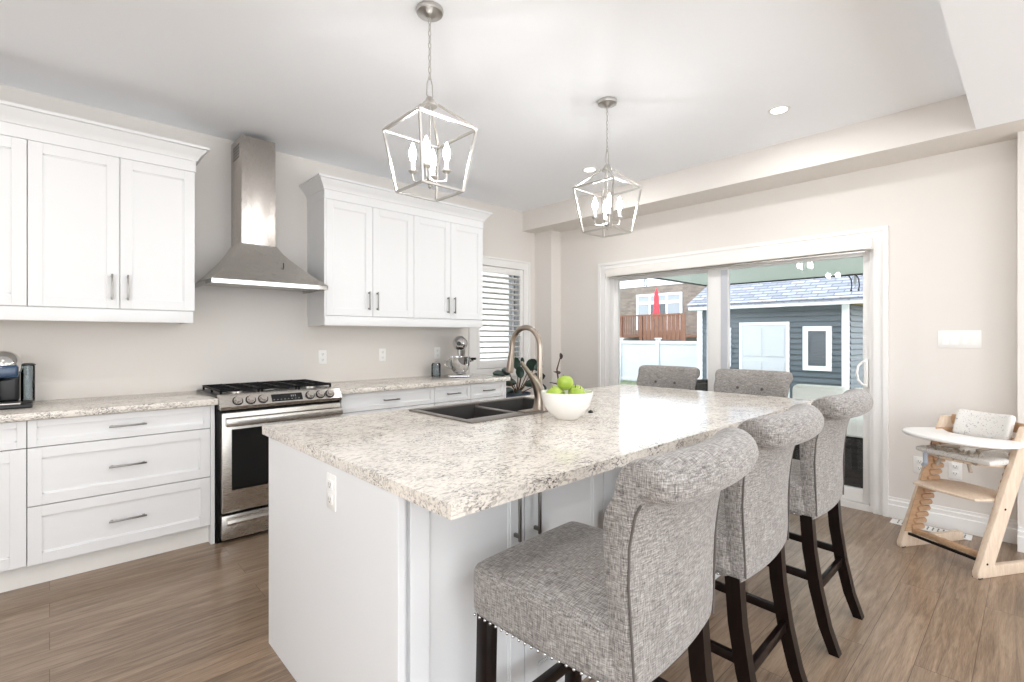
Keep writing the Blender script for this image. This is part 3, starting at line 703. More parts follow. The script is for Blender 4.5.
jr = thing('glass_jar', 'clear glass jar standing left of the stand mixer', 'jar', (2.73, 3.98, .913))
make('body', MB().lathe([(0, 0), (.04, 0), (.045, .01), (.045, .12), (.035, .135), (.033, .135), (.042, .12), (.042, .01), (0, .006)], n=24), 'jar', jr); make('lid', MB().lathe([(0, .15), (.012, .15), (.018, .142), (.037, .136), (0, .134)], n=24), 'nickel', jr)

# ------------------------------------------------------------------ plant behind the counter end
ps = thing('plant_stand', 'dark wooden plant stand past the end of the base cabinets', 'plant stand', (3.60, 3.74, 0))
make('shelf_top', MB().cyl((0, 0, .50), (0, 0, .525), .15, n=28), 'espresso', ps)
for a in range(3):
    t_ = a*2.094+.4; make('leg', MB().cyl((.09*math.cos(t_), .09*math.sin(t_), .50), (.14*math.cos(t_), .14*math.sin(t_), 0), .013), 'espresso', ps)
pl = thing('potted_rubber_plant', 'dark-leaved potted plant behind the faucet by the window', 'plant', (3.60, 3.74, .525))
pt = make('pot', MB().lathe([(0, 0), (.09, 0), (.13, .10), (.135, .19), (.125, .19), (.12, .17), (0, .17)], n=28), 'bluepot', pl); make('soil', MB().cyl((0, 0, .165), (0, 0, .176), .12, n=24), 'soil', pt)
def leafmesh(p, d, L, w, up=(0, 0, 1)):
    p, d = Vector(p), Vector(d).normalized(); side = d.cross(Vector(up))
    if side.length < .1: side = Vector((1, 0, 0))
    side.normalize(); nn = side.cross(d)
    b = bmesh.new(); rows = []
    for i in range(9):
        s_ = i/8; ww = w*math.sin(math.pi*min(1, s_*.98+.02))**.6*.5; c_ = p + d*L*s_ - nn*(s_*s_*L*.18)
        rows.append([b.verts.new(c_ + side*ww*q + nn*abs(q)*ww*.25 + nn*o_) for o_ in (0, -.0012) for q in (-1, -.5, 0, .5, 1)])
    for A, B in zip(rows, rows[1:]):
        for k_ in range(4): b.faces.new((A[k_], A[k_+1], B[k_+1], B[k_])); b.faces.new((A[k_+6], A[k_+5], B[k_+5], B[k_+6]))
        b.faces.new((A[0], B[0], B[5], A[5])); b.faces.new((A[4], A[9], B[9], B[4]))
    bmesh.ops.recalc_face_normals(b, faces=b.faces[:]); return b
vw = Vector((-.685, -.728, .05)); rt = Vector((.729, -.685, 0))
for (a, z, L, w, ang) in ((-.17, .395, .12, .085, 170), (-.10, .405, .10, .08, 150), (0.0, .445, .14, .085, 100), (.06, .50, .09, .04, 95), (.13, .44, .15, .12, 60), (.20, .46, .10, .09, 20), (.04, .36, .13, .09, 100),
                          (.17, .36, .15, .10, 10), (-.02, .31, .17, .09, 170), (.08, .29, .15, .08, 15), (-.06, .24, .14, .09, 200), (-.10, .33, .11, .08, 190), (.22, .28, .13, .09, -20), (.02, .24, .12, .08, 260)):
    base = rt*a*.85 + Vector((0, 0, z-.02)) + vw*R.uniform(-.04, .06); d = rt*math.cos(math.radians(ang)) + Vector((0, 0, math.sin(math.radians(ang))))
    s_ = make('stem', MB().tube([(0, 0, .17), (base.x*.5, base.y*.5, .17+(base.z-.17)*.5), base], [.006, .005, .004], 8), 'stem', pl)
    make('leaf', MB()._merge(leafmesh(base, d+vw*R.uniform(-.1, .3), L, w, up=-vw)), 'leaf', s_)
pp = thing('burgundy_plant', 'small burgundy-leaved plant seen between the faucet and the fruit bowl', 'plant', (3.98, 3.50, 0))
make('pot', MB().lathe([(0, 0), (.11, 0), (.14, .25), (.15, .50), (.14, .50), (.13, .47), (0, .47)], n=28), 'pot', pp)
s_ = make('stem', MB().tube([(0, 0, .47), (.01, .0, .75), (-.01, .02, .95), (.03, .0, 1.10)], [.01, .008, .008, .005], 8), 'stem', pp)
for (p, d, L) in (((.0, 0, .86), (.7, -.7, .1), .13), ((.0, 0, .80), (.3, -.8, -.1), .12), ((0, 0, .78), (-.6, .2, .3), .12), ((.03, 0, 1.06), (.1, 0, 1), .07), ((0, 0, .9), (.2, .6, .3), .1)):
    make('leaf', MB()._merge(leafmesh(p, d, L, L*.8)), 'wineleaf', s_)

# ------------------------------------------------------------------ bar stools (local: faces +y, origin on the floor)
def smooth_poly(pts, it=2):
    for _ in range(it):
        q = []
        for i in range(len(pts)):
            a, b = pts[i], pts[(i+1) % len(pts)]
            q += [(a[0]*.75+b[0]*.25, a[1]*.75+b[1]*.25), (a[0]*.25+b[0]*.75, a[1]*.25+b[1]*.75)]
        pts = q
    return pts
def make_stool(label, loc, rz):
    t = thing('bar_stool', label, 'stool', loc, rz, 'grey linen bar stools around the island')
    def shape(v):
        v = v.copy(); v.x *= 1 - .06*max(0, (-.05-v.y)/.2)
        if v.y > .16: v.x *= 1 - .05*((v.y-.16)/.08)**2
        return v
    se = make('seat', MB().rbox((0, .033, .605), (.475, .464, .145), .03, 14, .020, fn=shape), 'linen', t, 60)
    rows = ([(-.205+.0205*i, .2655) for i in range(21)], [(-.238+.012*max(0, i-10)/9, .235-.0205*i) for i in range(20)], [(.238-.012*max(0, i-10)/9, .235-.0205*i) for i in range(20)])
    for row in rows:
        mb = MB()
        for x, y in row: mb.ball((x, y, .546), .0044, u=8, v=6)
        make('nailhead_trim', mb, 'chrome', se)
    make('seam', MB().tube([(-.218, -.16, .662), (-.224, 0, .667), (-.216, .20, .662), (-.19, .242, .66), (0, .252, .664), (.19, .242, .66), (.216, .20, .662), (.224, 0, .667), (.218, -.16, .662)], .0025, 6), 'piping', se)
    # back: thin slab that sweeps back into a soft-ended scroll
    prof = [(-.188, .54), (-.189, .66), (-.192, .78), (-.201, .88), (-.216, .955), (-.236, 1.012), (-.260, 1.044), (-.292, 1.058), (-.325, 1.055), (-.352, 1.036), (-.364, 1.008), (-.358, .982), (-.340, .966), (-.318, .961), (-.296, .966), (-.280, .94), (-.260, .87), (-.246, .79), (-.238, .70), (-.236, .60), (-.232, .55), (-.222, .532), (-.196, .53)]
    pts = []; n_ = len(prof)
    for i in range(n_):
        p0, p1, p2, p3 = prof[i-1], prof[i], prof[(i+1) % n_], prof[(i+2) % n_]
        for k_ in range(3):
            u = k_/3; f_ = lambda a, b, c, d: .5*((2*b)+(-a+c)*u+(2*a-5*b+4*c-d)*u*u+(-a+3*b-3*c+d)*u**3)
            pts.append((f_(p0[0], p1[0], p2[0], p3[0]), f_(p0[1], p1[1], p2[1], p3[1])))
    def curve(q, z): return (.016+.024*max(0, min(1, (z-.6)/.4)))*(q*q) - .012
    b = bmesh.new(); rings = []
    st = [-1, -.997, -.985, -.965, -.935, -.89, -.8, -.65, -.5, -.35, -.18, 0, .18, .35, .5, .65, .8, .89, .935, .965, .985, .997, 1]
    for q in st:
        e = (1-abs(q))*.24; row = []
        for y, z in pts:
            hw = .213 + .045*max(0, min(1, (z-.55)/.45))
            # rounded ends: thin slab shrinks a little, scroll shrinks more
            R_ = .040 if z > .94 else .010; k_ = 1 - math.sqrt(max(0, 1-(1-min(1, e/R_))**2)) if e < R_ else 0
            cy = -.205 - .0*z if z < .90 else -.205-(z-.90)*.5; cy = max(cy, -.255)
            if z > .94: c_ = (-.285, 1.032); s_ = 1-.50*k_
            else: c_ = (cy, z); s_ = 1-.22*k_
            row.append(b.verts.new((q*hw, c_[0]+(y-c_[0])*s_+curve(q, z), c_[1]+(z-c_[1])*s_)))
        rings.append(row)
    for A, B in zip(rings, rings[1:]):
        for j in range(len(pts)): b.faces.new((A[j], A[(j+1) % len(pts)], B[(j+1) % len(pts)], B[j]))
    b.faces.new(rings[0]); b.faces.new(rings[-1][::-1]); bmesh.ops.recalc_face_normals(b, faces=b.faces[:])
    bk = make('backrest', MB()._merge(b), 'linen', t, 70)
    for sx in (-1, 1):
        make('piping', MB().tube([(sx*(.213+.045*max(0, (z-.55)/.45)-.006), y-.0005+curve(.975, z), z) for y, z in ((-.2365, .55), (-.2385, .64), (-.2455, .78), (-.258, .87), (-.280, .94), (-.294, .963))], .003, 6), 'piping', bk)
    for x, z, y in ((-.085, .93, -.213), (.085, .93, -.213), (-.15, .82, -.190), (0, .82, -.206), (.15, .82, -.190)):
        make('tufted_button', MB().ball((x, y, z), .011, (1, .5, 1), 12, 8), 'piping', bk)
    # legs
    for sx in (-1, 1):
        make('leg', MB().bar((sx*.205, .235, 0), (sx*.20, .225, .545), .042, .042, .003), 'espresso', t)
        b = bmesh.new(); pth = [(-.195, .545, .046), (-.205, .40, .046), (-.228, .25, .044), (-.262, .10, .040), (-.298, 0, .036)]
        rings = []
        for (y, z, w) in pth: rings.append([b.verts.new((sx*.195+dx*.021, y+dy*w/2, z)) for dx, dy in ((-1, -1), (1, -1), (1, 1), (-1, 1))])
        for A, B in zip(rings, rings[1:]):
            for j in range(4): b.faces.new((A[j], A[(j+1) % 4], B[(j+1) % 4], B[j]))
        b.faces.new(rings[0]); b.faces.new(rings[-1][::-1]); bmesh.ops.recalc_face_normals(b, faces=b.faces[:])
        make('leg', MB()._merge(b), 'espresso', t)
        make('stretcher', MB().bar((sx*.20, .225, .30), (sx*.197, -.215, .285), .018, .032, .002), 'espresso', t)
    make('stretcher', MB().box(-.19, .19, .215, .24, .205, .24, .002), 'espresso', t)
    make('stretcher', MB().box(-.18, .18, -.238, -.218, .225, .26, .002), 'espresso', t)
    return t
s1 = make_stool('nearest grey linen bar stool with dark legs, in the foreground', (1.092, .822, 0), math.radians(3))
dup(s1, (1.775, .855, 0), math.radians(1.5), 'middle grey linen bar stool of the three along the near side')
dup(s1, (2.543, .860, 0), 0, 'grey linen bar stool nearest the patio door on the near side')
dup(s1, (3.47, 1.415, 0), math.pi/2, 'grey linen bar stool at the far end of the island, right one of two')
dup(s1, (3.47, 2.085, 0), math.pi/2, 'grey linen bar stool at the far end of the island, left one of two')

# ------------------------------------------------------------------ pendants
def pendant(label, x, y):
    t = thing('lantern_pendant', label, 'pendant light', (x, y, CH), 0, 'nickel lantern pendants over the island')
    Z = lambda z: z-CH
    make('canopy', MB().lathe([(0, Z(2.74)), (.012, Z(2.74)), (.03, Z(2.752)), (.058, Z(2.76)), (.062, Z(2.772)), (.06, 0), (0, 0)], n=32), 'nickel', t)
    mb = MB(); zc = 2.742; i = 0
    while zc > 2.47:
        pts = []
        for k_ in range(12):
            a = 2*math.pi*k_/12; h_ = .0055*math.cos(a); v_ = .017*math.sin(a)
            pts.append((h_, 0, Z(zc-.015)+v_) if i % 2 == 0 else (0, h_, Z(zc-.015)+v_))
        mb.tube(pts, .0024, 6, True); zc -= .0275; i += 1
    make('chain', mb, 'nickel', t)
    mb = MB(); mb.tube([(-.004, 0, Z(2.475)), (-.014, 0, Z(2.44)), (-.016, 0, Z(2.39)), (-.006, 0, Z(2.375)), (.006, 0, Z(2.375)), (.016, 0, Z(2.39)), (.014, 0, Z(2.44)), (.004, 0, Z(2.475))], .003, 8, True)
    make('loop', mb, 'nickel', t)
    make('hub', MB().lathe([(0, Z(2.385)), (.014, Z(2.382)), (.022, Z(2.365)), (.034, Z(2.352)), (.034, Z(2.342)), (0, Z(2.34))], n=24), 'nickel', t)
    a, b, zu, zl = .150, .107, 2.235, 1.957; mb = MB(); w = .0095
    U = [(a, a), (-a, a), (-a, -a), (a, -a)]; L_ = [(b, b), (-b, b), (-b, -b), (b, -b)]
    for i in range(4):
        j = (i+1) % 4
        mb.bar((*U[i], Z(zu)), (*U[j], Z(zu)), w); mb.bar((*L_[i], Z(zl)), (*L_[j], Z(zl)), w)
        mb.bar((*U[i], Z(zu)+.006), (*L_[i], Z(zl)), w); mb.bar((*U[i], Z(zu)+.004), (U[i][0]*.17, U[i][1]*.17, Z(2.35)), w)
    make('frame', mb, 'nickel', t)
    mb = MB(); mb.cyl((0, 0, Z(2.345)), (0, 0, Z(2.0)), .0045); mb.lathe([(0, Z(2.02)), (.014, Z(2.015)), (.02, Z(2.005)), (.012, Z(1.992)), (.006, Z(1.985)), (.008, Z(1.978)), (0, Z(1.968))], n=20); make('stem', mb, 'nickel', t)
    for i in range(4):
        th = math.pi/4+i*math.pi/2; c, s_ = math.cos(th), math.sin(th); r = .077
        mb = MB(); mb.tube([(c*.01, s_*.01, Z(2.005)), (c*.05, s_*.05, Z(2.0)), (c*.073, s_*.073, Z(2.004)), (c*r, s_*r, Z(2.02)), (c*r, s_*r, Z(2.045))], .0045, 8)
        mb.lathe([(0, Z(2.04)), (.012, Z(2.04)), (.02, Z(2.047)), (.021, Z(2.052)), (0, Z(2.05))], (c*r, s_*r, 0), 16)
        arm = make('candle_arm', mb, 'nickel', t)
        make('candle_sleeve', MB().cyl((c*r, s_*r, Z(2.05)), (c*r, s_*r, Z(2.095)), .0095), 'plastic', arm)
        make('bulb', MB().lathe([(0, Z(2.095)), (.009, Z(2.097)), (.013, Z(2.108)), (.0165, Z(2.125)), (.0145, Z(2.143)), (.008, Z(2.162)), (.003, Z(2.176)), (0, Z(2.18))], (c*r, s_*r, 0), 12), 'bulb', arm)
    return t
p1 = pendant('nickel lantern pendant with four candle bulbs, nearer one hanging over the sink', 1.252, 1.875)
dup(p1, (2.55, 1.84, CH), 0, 'nickel lantern pendant with four candle bulbs, farther one toward the patio door')

# recessed lights: two in view, the rest unseen, added to brighten the room
def downlight(label, x, y, z, watts=LAMP_W):
    t = thing('recessed_light', label, 'ceiling light', (x, y, z), 0, 'recessed ceiling lights')
    make('trim_ring', MB().lathe([(.048, -.004), (.062, -.005), (.066, 0), (.048, 0)], n=32), 'plastic', t)
    make('lens', MB().cyl((0, 0, -.003), (0, 0, -.0005), .048, n=28), 'potlens', t)
    l = bpy.data.lights.new('downlight', 'AREA'); l.shape = 'DISK'; l.size = .09; l.energy = watts; l.color = (.98, .99, 1.0)
    lo = bpy.data.objects.new('lamp', l); C.objects.link(lo); lo.location = (0, 0, -.012); lo.parent = t
    return t
downlight('small round recessed ceiling light near the tray ceiling edge above the patio door', 3.465, 1.145, CH)
downlight('small round recessed ceiling light seen just above the farther pendant', 3.48, 2.70, CH)
for (x, y) in ((-.35, 2.5), (1.9, .75), (-.9, 1.2)): downlight('added round recessed fill light over the kitchen, out of view', x, y, CH)['group'] = 'added kitchen fill lights out of view'  # unseen kitchen lamps, added for fill light
for (x, y) in ((3.2, -1.2), (1.2, -1.2), (-1.0, -1.2)): downlight('added round recessed fill light behind the viewer', x, y, SH)['group'] = 'added fill lights behind the viewer'  # unseen lamps behind the camera, added for bounced light

# ------------------------------------------------------------------ high chair (local: +y is the front)
hc = thing('high_chair', 'pale beech wooden high chair with white tray against the right wall', 'high chair', (3.74, .40, 0), math.radians(59.9))
for sx in (-1, 1):
    xa, xb = (.19, .222) if sx > 0 else (-.222, -.19)
    side = [(0, 0), (.004, .03), (-.335, .79), (-.345, .80), (-.40, .80), (-.425, .775), (-.115, .062), (-.485, .055), (-.50, .045), (-.50, 0)]
    u = make('side_frame', MB().prism(side, 'x', xa, xb, .004), 'beech', hc)
    mb = MB(); xi = xa if sx > 0 else xb
    for i in range(17):
        z = .12+i*.037; yc = -.068-(z-.0)*.415; d = .013
        mb.prism([(yc+.040, z-.012), (yc+.050, z+.006), (yc+.044, z+.018), (yc-.038, z+.018), (yc-.048, z+.002), (yc-.042, z-.012)], 'x', xi-(d if sx > 0 else 0), xi+(0 if sx > 0 else d), .001, 1)
    if sx > 0: mb.prism([(-.018, .10), (-.268, .73), (-.352, .73), (-.105, .10)], 'x', xi-.004, xi)
    make('slot_rail', mb, 'oak', u)
    make('glide', MB().box(xa, xb, -.03, .0, -.0, .006), 'blackplastic', u)
    for (y, z) in ((-.06, .075), (-.19, .36), (-.34, .03)): make('screw', MB().cyl((sx*.221, y, z), (sx*.224, y, z), .006, n=12), 'darkmetal', u)
make('front_brace', MB().box(-.19, .19, -.105, -.075, .085, .115, .004), 'oak', hc)
make('steel_rod', MB().box(-.19, .19, -.06, -.045, .075, .09, .002), 'darkmetal', hc)
make('footplate', MB().prism(smooth_poly([(-.188, -.36), (.188, -.36), (.188, -.10), (.16, -.04), (-.16, -.04), (-.188, -.10)], 1), 'z', .395, .409, .003), 'beech', hc)
se = make('seat_plate', MB().prism(smooth_poly([(-.19, -.50), (.19, -.50), (.19, -.20), (.10, -.12), (-.10, -.12), (-.19, -.20)], 1), 'z', .575, .589, .003), 'beech', hc)
make('seat_cushion', MB().rbox((0, -.28, .606), (.40, .33, .036), .016, 8, .006), 'patfabric', hc)
for z in (.66, .75):
    pts = [(x/10*.19, -.37-.055*math.cos(x/10*math.pi/2)-(z-.66)*.3) for x in range(-10, 11)]; poly = pts+[(a, b-.012) for a, b in pts[::-1]]
    make('back_slat', MB().prism(poly, 'z', z, z+.06, .003), 'oak', hc)
mb = MB()
def bend(v):
    v = v.copy(); v.y += .045*(v.x/.165)**2; v.z += 0; return v
mb.rbox((0, 0, 0), (.29, .045, .165), .02, 10, fn=bend, mtx=Matrix.Rotation(math.radians(18), 4, 'X')); mb.bm.transform(Matrix.Translation((0, -.40, .765)))
make('back_cushion', mb, 'patfabric', hc)
tr = [(-.235, -.36), (-.25, -.30), (-.285, -.20), (-.27, -.10), (-.20, -.02), (-.10, .02), (0, .03), (.10, .02), (.20, -.02), (.27, -.10), (.285, -.20), (.25, -.30), (.235, -.36), (.17, -.31), (.10, -.245), (0, -.225), (-.10, -.245), (-.17, -.31)]
make('tray', MB().prism(smooth_poly(tr, 2), 'z', .70, .722, .009, 3), 'plastic', hc)
mb = MB()
for sx in (-1, 1):
    mb.tube([(sx*.06, -.40, .74), (sx*.09, -.33, .66), (sx*.05, -.25, .64), (sx*.10, -.20, .63), (sx*.07, -.15, .58), (sx*.09, -.14, .53)], .010, 8)
RH = random.Random(3)
for i in range(9):          # webbing bunched up in loops on the seat's front edge
    cx_ = -.11+.028*i; q = []
    for k_ in range(9):
        a = k_/8*2*math.pi*.85+RH.random(); rr = RH.uniform(.016, .034); q.append((cx_+rr*math.cos(a), -.15+RH.uniform(-.02, .03), .612+rr*math.sin(a)*1.1))
    mb.tube(q, .0065, 6)
make('harness', mb, 'strap', hc)
make('buckle', MB().box(.0, .035, -.14, -.125, .565, .59, .004), 'plastic', hc)
mb = MB(); mb.tube([(.14, -.17, .60), (.15, -.13, .58), (.14, -.12, .53), (.16, -.13, .51)], .013, 8); mb.rbox((.15, -.19, .605), (.12, .13, .03), .014, 6); make('cushion_flap', mb, 'greyfab', hc)

fv = thing('floor_vent', 'white slotted floor vent cover on the floor behind the high chair', 'vent', (4.335, .49, 0))
mb = MB().box(-.055, .055, -.21, .21, 0, .006, .002); make('cover', mb, 'plastic', fv)
mb = MB()
for i in range(14):
    for d in (-.02, .02): mb.box(d-.014, d+.014, -.18+i*.0265, -.172+i*.0265, .0055, .0068)
make('slots', mb, 'gap', fv)

# ------------------------------------------------------------------ outdoors
struct('ground', MB().box(9.5, 60, -12, 60, -.5, -.4), 'grass')
struct('ground_patio', MB().box(DX+.16, 9.5, -4, 9, -.5, -.16), 'concrete')
struct('ground_side', MB().box(-10, DX+.16, KY+.16, 60, -.5, -.4), 'grass')
struct('ceiling_patio', MB().box(DX+.16, 9.35, -.6, 4.35, 2.30, 2.36), 'patio_ceiling')
mb = MB().box(9.30, 9.42, -.6, 4.42, 2.285, 2.52); mb.box(DX+.16, 9.3, 4.35, 4.42, 2.285, 2.52); struct('trim_patio_fascia', mb, 'darkmetal')
struct('roof_patio', MB().box(DX+.16, 9.5, -.7, 4.5, 2.52, 2.58), 'darkmetal')
struct('wall_patio_post', MB().box(9.14, 9.27, 4.16, 4.30, -.16, 2.3), 'vinyl')
def hook(loc, lab, dx=.0):
    t = thing('hanging_hook', lab, 'hook', loc, 0, 'dark hooks hanging from the patio roof edge')
    for d in (0, .10):
        pts = [(0, d+.06, 0), (0, d+.03, -.02), (0, d, -.08), (0, d-.01, -.18), (0, d+.0, -.24)]
        make('wire', MB().tube(pts, .009, 8), 'darkmetal', t); make('tip', MB().ball((0, d, -.25), .016), 'darkmetal', t)
    make('band', MB().box(.01, .02, .03, .07, -.16, 0), 'vinyl', t)
    return t
hook((9.25, 1.90, 2.29), 'pair of dark hooks hanging at the right of the patio roof edge')
hk = dup(bpy.data.objects['hanging_hook'], (7.15, 4.38, 2.29), math.pi/2, 'pair of dark hooks hanging at the left of the patio roof edge'); hk.scale = (.6, .6, .6)

# shed
shd = thing('garden_shed', 'blue grey sided garden shed with white double door behind the patio', 'shed', (13, 4.2, -.4))
SX, EY0, EY1, SZ = 12.0, 2.64, 5.86, 2.0
def lap(x, y0, y1, z0, z1, step=.12, d=.03):
    pts = [(x+.06, z0)]; z = z0
    while z < z1-.001:
        zt_ = min(z+step, z1); pts += [(x-d, z), (x-d, z+.012), (x, zt_)]; z = zt_
    pts.append((x+.06, z1)); return MB().prism(pts, 'y', y0, y1)
wl = lap(SX, EY0, EY1, -.4, SZ); make('wall', wl, 'siding', shd, world=True)
make('side_wall', MB().box(SX+.06, 15, EY0+.021, EY0+.1, -.4, SZ).box(SX+.06, 15, EY1-.1, EY1, -.4, SZ).box(14.9, 15, EY0, EY1, -.4, SZ), 'siding', shd, world=True)
mb = MB().box(SX-.045, SX+.03, EY0-.01, EY0+.11, -.4, SZ); mb.box(SX-.045, SX+.03, EY1-.12, EY1+.01, -.4, SZ); lp = lap(0, SX+.08, 15, -.4, SZ); lp.bm.transform(Matrix.Rotation(math.pi/2, 4, 'Z')); lp.bm.transform(Matrix.Diagonal((-1, 1, 1, 1)))
bmesh.ops.reverse_faces(lp.bm, faces=lp.bm.faces[:]); lp.bm.transform(Matrix.Translation((0, EY0, 0))); make('side_siding', lp, 'siding', shd, world=True)
make('soffit', MB().box(SX-.30, 15.2, EY0-.42, EY0-.02, SZ-.02, SZ+.02), 'tan', shd, world=True)
make('corner_trim', mb, 'fascia', shd, world=True)
make('fascia', MB().box(SX-.33, SX-.30, EY0-.45, EY1+.10, SZ-.03, SZ+.125).box(SX-.30, SX, EY0-.02, EY1+.10, SZ-.03, SZ-.01), 'fascia', shd, world=True)
bm = bmesh.new(); p = [(SX-.36, SZ+.10), (13.5, 3.02), (15.3, SZ+.10), (15.3, SZ+.03), (13.5, 2.94), (SX-.36, SZ+.04)]
make('roof', MB().prism(p, 'y', EY0-.47, EY1+.13), 'shingle', shd, world=True); bm.free()
make('gable', MB().prism([(SX, SZ), (13.5, 2.93), (15, SZ)], 'y', EY1-.08, EY1-.02).prism([(SX, SZ), (13.5, 2.93), (15, SZ)], 'y', EY0+.02, EY0+.08), 'siding', shd, world=True)
dz_ = 1.60
d_ = make('double_door', MB().box(SX-.045, SX+.0, 3.80, 4.76, -.35, dz_-.02), 'vinyl', shd, world=True)
mb = MB()
for i in range(2):
    for (a, b) in ((-.15, .72), (.86, 1.5)):
        y0 = 3.84+i*.48; mb.box(SX-.058, SX-.044, y0, y0+.40, a, b)
make('door_panels', mb, 'vinyl', d_, world=True)
mb = MB(); mb.box(SX-.06, SX, 3.74, 3.80, -.35, dz_-.02); mb.box(SX-.06, SX, 4.76, 4.82, -.35, dz_-.02); mb.box(SX-.06, SX, 3.74, 4.82, dz_-.02, dz_+.04); make('door_trim', mb, 'fascia', shd, world=True)
for (a, b) in ((2.93, 3.47), (5.03, 5.45)):
    mb = MB(); z0, z1 = .58, 1.53; mb.box(SX-.06, SX, a, a+.10, z0+.1, z1-.1); mb.box(SX-.06, SX, b-.10, b, z0+.1, z1-.1); mb.box(SX-.06, SX, a, b, z0, z0+.1); mb.box(SX-.06, SX, a, b, z1-.1, z1)
    w_ = make('window', mb, 'fascia', shd, world=True); make('pane', MB().box(SX-.046, SX-.04, a+.1, b-.1, z0+.1, z1-.1), 'deckdark', w_, world=True)
# fence
fn = thing('vinyl_fence', 'tall white vinyl privacy fence left of the shed', 'fence', (16, 9.5, -.4))
make('panels', MB().box(16.02, 16.06, 6.2, 13.5, -.35, 1.05), 'vinyl', fn, world=True)
make('top_rail', MB().box(15.99, 16.09, 6.2, 13.5, 1.03, 1.16, .01), 'vinyl', fn, world=True); make('bottom_rail', MB().box(15.99, 16.09, 6.2, 13.5, -.35, -.22, .01), 'vinyl', fn, world=True)
for y in (7.75, 9.35, 10.95, 12.55):
    p_ = make('post', MB().box(15.97, 16.11, y-.07, y+.07, -.4, 1.22, .006), 'vinyl', fn, world=True); make('cap', MB().box(15.94, 16.14, y-.1, y+.1, 1.22, 1.27, .015), 'vinyl', p_, world=True)
# far brick house with windows
hs = thing('brick_house', 'brown brick neighbour house with white framed windows beyond the fence', 'house', (27, 14, -.4))
make('wall', MB().box(25, 33, 9.0, 22, -.4, 4.20), 'brick', hs, world=True)
make('eave', MB().box(24.97, 33, 8.8, 22.5, 4.20, 4.45), 'fascia', hs, world=True)
make('roof', MB().prism([(24.97, 4.45), (29, 6.2), (33.5, 4.45)], 'y', 8.8, 22.5), 'vinyl', hs, world=True)
mb = MB(); y0, y1, z0, z1 = 13.1, 15.95, 1.7, 3.75
mb.box(24.93, 25, y0, y1, z1-.12, z1); mb.box(24.93, 25, y0, y1, 3.16, 3.32)
for y in (y0, 13.95, 15.0, y1-.12): mb.box(24.935, 25, y, y+.12, z0, 3.16).box(24.935, 25, y, y+.12, 3.32, z1-.12)
wf = make('window_frame', mb, 'fascia', hs, world=True)
make('pane', MB().box(24.96, 24.99, y0, y1, z0, z1), 'blindglass', wf, world=True); make('patio_door_glass', MB().box(24.94, 24.97, 14.07, 15.0, z0, 3.16), 'deckdark', wf, world=True)
# deck
dk = thing('wooden_deck', 'raised red brown wooden deck with railing on the brick house', 'deck', (23, 13.5, -.4))
make('floor_boards', MB().box(22.0, 24.9, 11.4, 16.6, 1.30, 1.42), 'deckwood', dk, world=True)
mb = MB(); mb.box(21.95, 22.05, 11.4, 14.9, 2.36, 2.44)
mb.bar((22, 14.9, 2.4), (21.0, 16.8, 1.5), .1, .1); mb.box(21.95, 22.05, 14.9, 16.4, 2.36, 2.42); make('top_rail', mb, 'deckwood', dk, world=True)
mb = MB()
y = 11.45
while y < 13.7: mb.box(21.98, 22.01, y, y+.19, 1.15, 2.36); y += .225
make('privacy_boards', mb, 'deckwood', dk, world=True)
mb = MB(); y = 13.8
while y < 16.4: mb.box(21.98, 22.02, y, y+.04, 1.4, 2.36); y += .14
make('balusters', mb, 'deckwood', dk, world=True)
for y in (11.4, 13.7, 14.9, 16.4): make('post', MB().box(21.93, 22.07, y, y+.13, -.4, 2.44), 'deckwood', dk, world=True)
mb = MB()
for i in range(9): mb.box(21.7-.28*i-.0, 22.0-.28*i, 15.2, 16.5, 1.25-.18*i, 1.30-.18*i)
mb.bar((21.95, 15.2, 1.25), (19.5, 15.2, -.35), .06, .25); mb.bar((21.95, 16.5, 1.25), (19.5, 16.5, -.35), .06, .25); make('stairs', mb, 'deckwood', dk, world=True)
um = thing('patio_umbrella', 'closed red patio umbrella standing on the wooden deck', 'umbrella', (23.2, 13.62, 1.42))
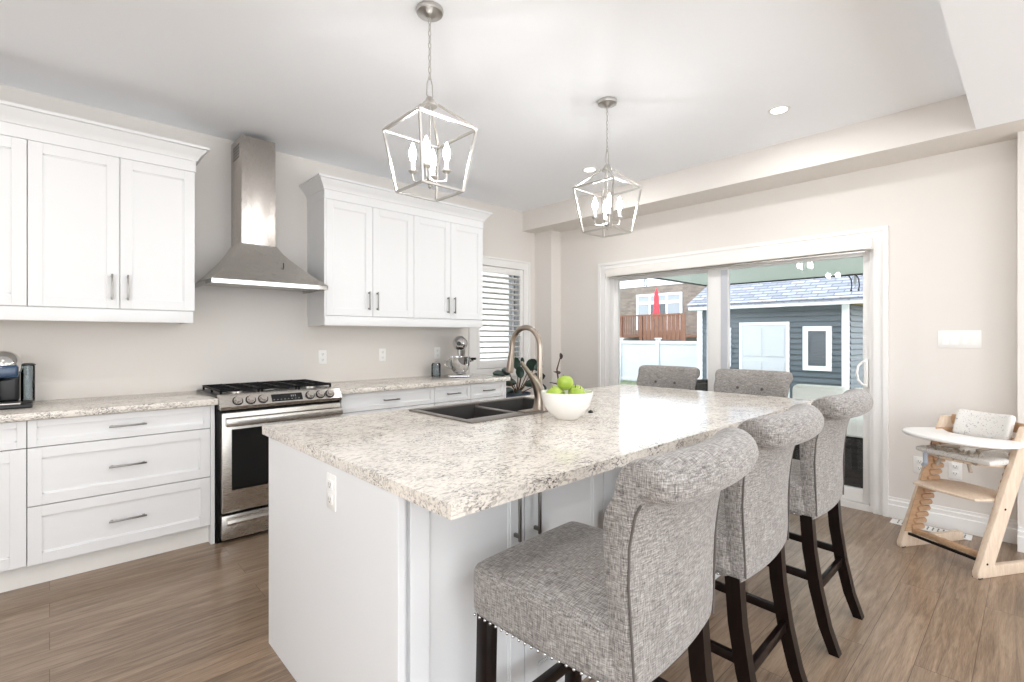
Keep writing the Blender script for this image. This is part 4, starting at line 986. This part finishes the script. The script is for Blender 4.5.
make('pole', MB().cyl((0, 0, 0), (0, 0, 2.35), .03), 'vinyl', um)
make('canopy', MB().lathe([(0, 2.45), (.04, 2.4), (.10, 2.2), (.13, 1.9), (.14, 1.5), (.20, 1.0), (.27, .85), (.10, .84), (0, .86)], n=14), 'redcloth', um)
make('base', MB().cyl((0, 0, 0), (0, 0, .08), .25), 'darkmetal', um)
# house seen through the kitchen window
kh = thing('pale_brick_house', 'pale brick house wall seen through the kitchen shutters', 'house', (5, 7.2, -.4))
make('wall', MB().box(0, 6.62, 7.0, 7.4, -.4, 6), 'palebrick', kh, world=True); make('side_gate', MB().box(6.62, 7.6, 7.1, 7.3, -.4, 6), 'siding', kh, world=True)
# patio furniture
so = thing('outdoor_sofa', 'dark wicker outdoor sofa with white cushions on the patio', 'sofa', (5.6, 1.25, -.16))
mb = MB().box(5.2, 6.0, .72, 1.80, -.12, .40, .02)
for i in range(9): mb.box(5.192, 5.205, .73, 1.79, -.08+i*.052, -.05+i*.052, .004)
wk = mat('dark wicker', (38, 32, 30), .7); nw = N(wk); nw.bump(nw.noise(nw.coords((1, 1, 6)), 60, 3), .6, .004); M['wicker'] = wk
make('base', mb, 'wicker', so, world=True); make('back', MB().box(5.9, 6.02, .72, 1.80, .40, .66, .02), 'wicker', so, world=True)
make('seat_cushion', MB().rbox((5.54, 1.26, .485), (.72, 1.04, .16), .05, 8, .02), 'cushion', so, world=True)
make('back_cushion', MB().rbox((5.82, 1.53, .66), (.16, .50, .28), .06, 8), 'cushion', so, world=True); make('back_cushion', MB().rbox((5.82, 1.01, .66), (.16, .50, .28), .06, 8), 'cushion', so, world=True)
pn = thing('wicker_planter', 'round dark wicker tub on the patio beyond the left end stool', 'planter', (6.35, 3.0, -.16))
make('tub', MB().lathe([(0, 0), (.20, 0), (.24, .4), (.25, .86), (.23, .88), (.21, .86), (.20, .8), (0, .8)], n=28), 'wicker', pn); make('soil', MB().cyl((0, 0, .79), (0, 0, .81), .20, n=20), 'soil', pn)
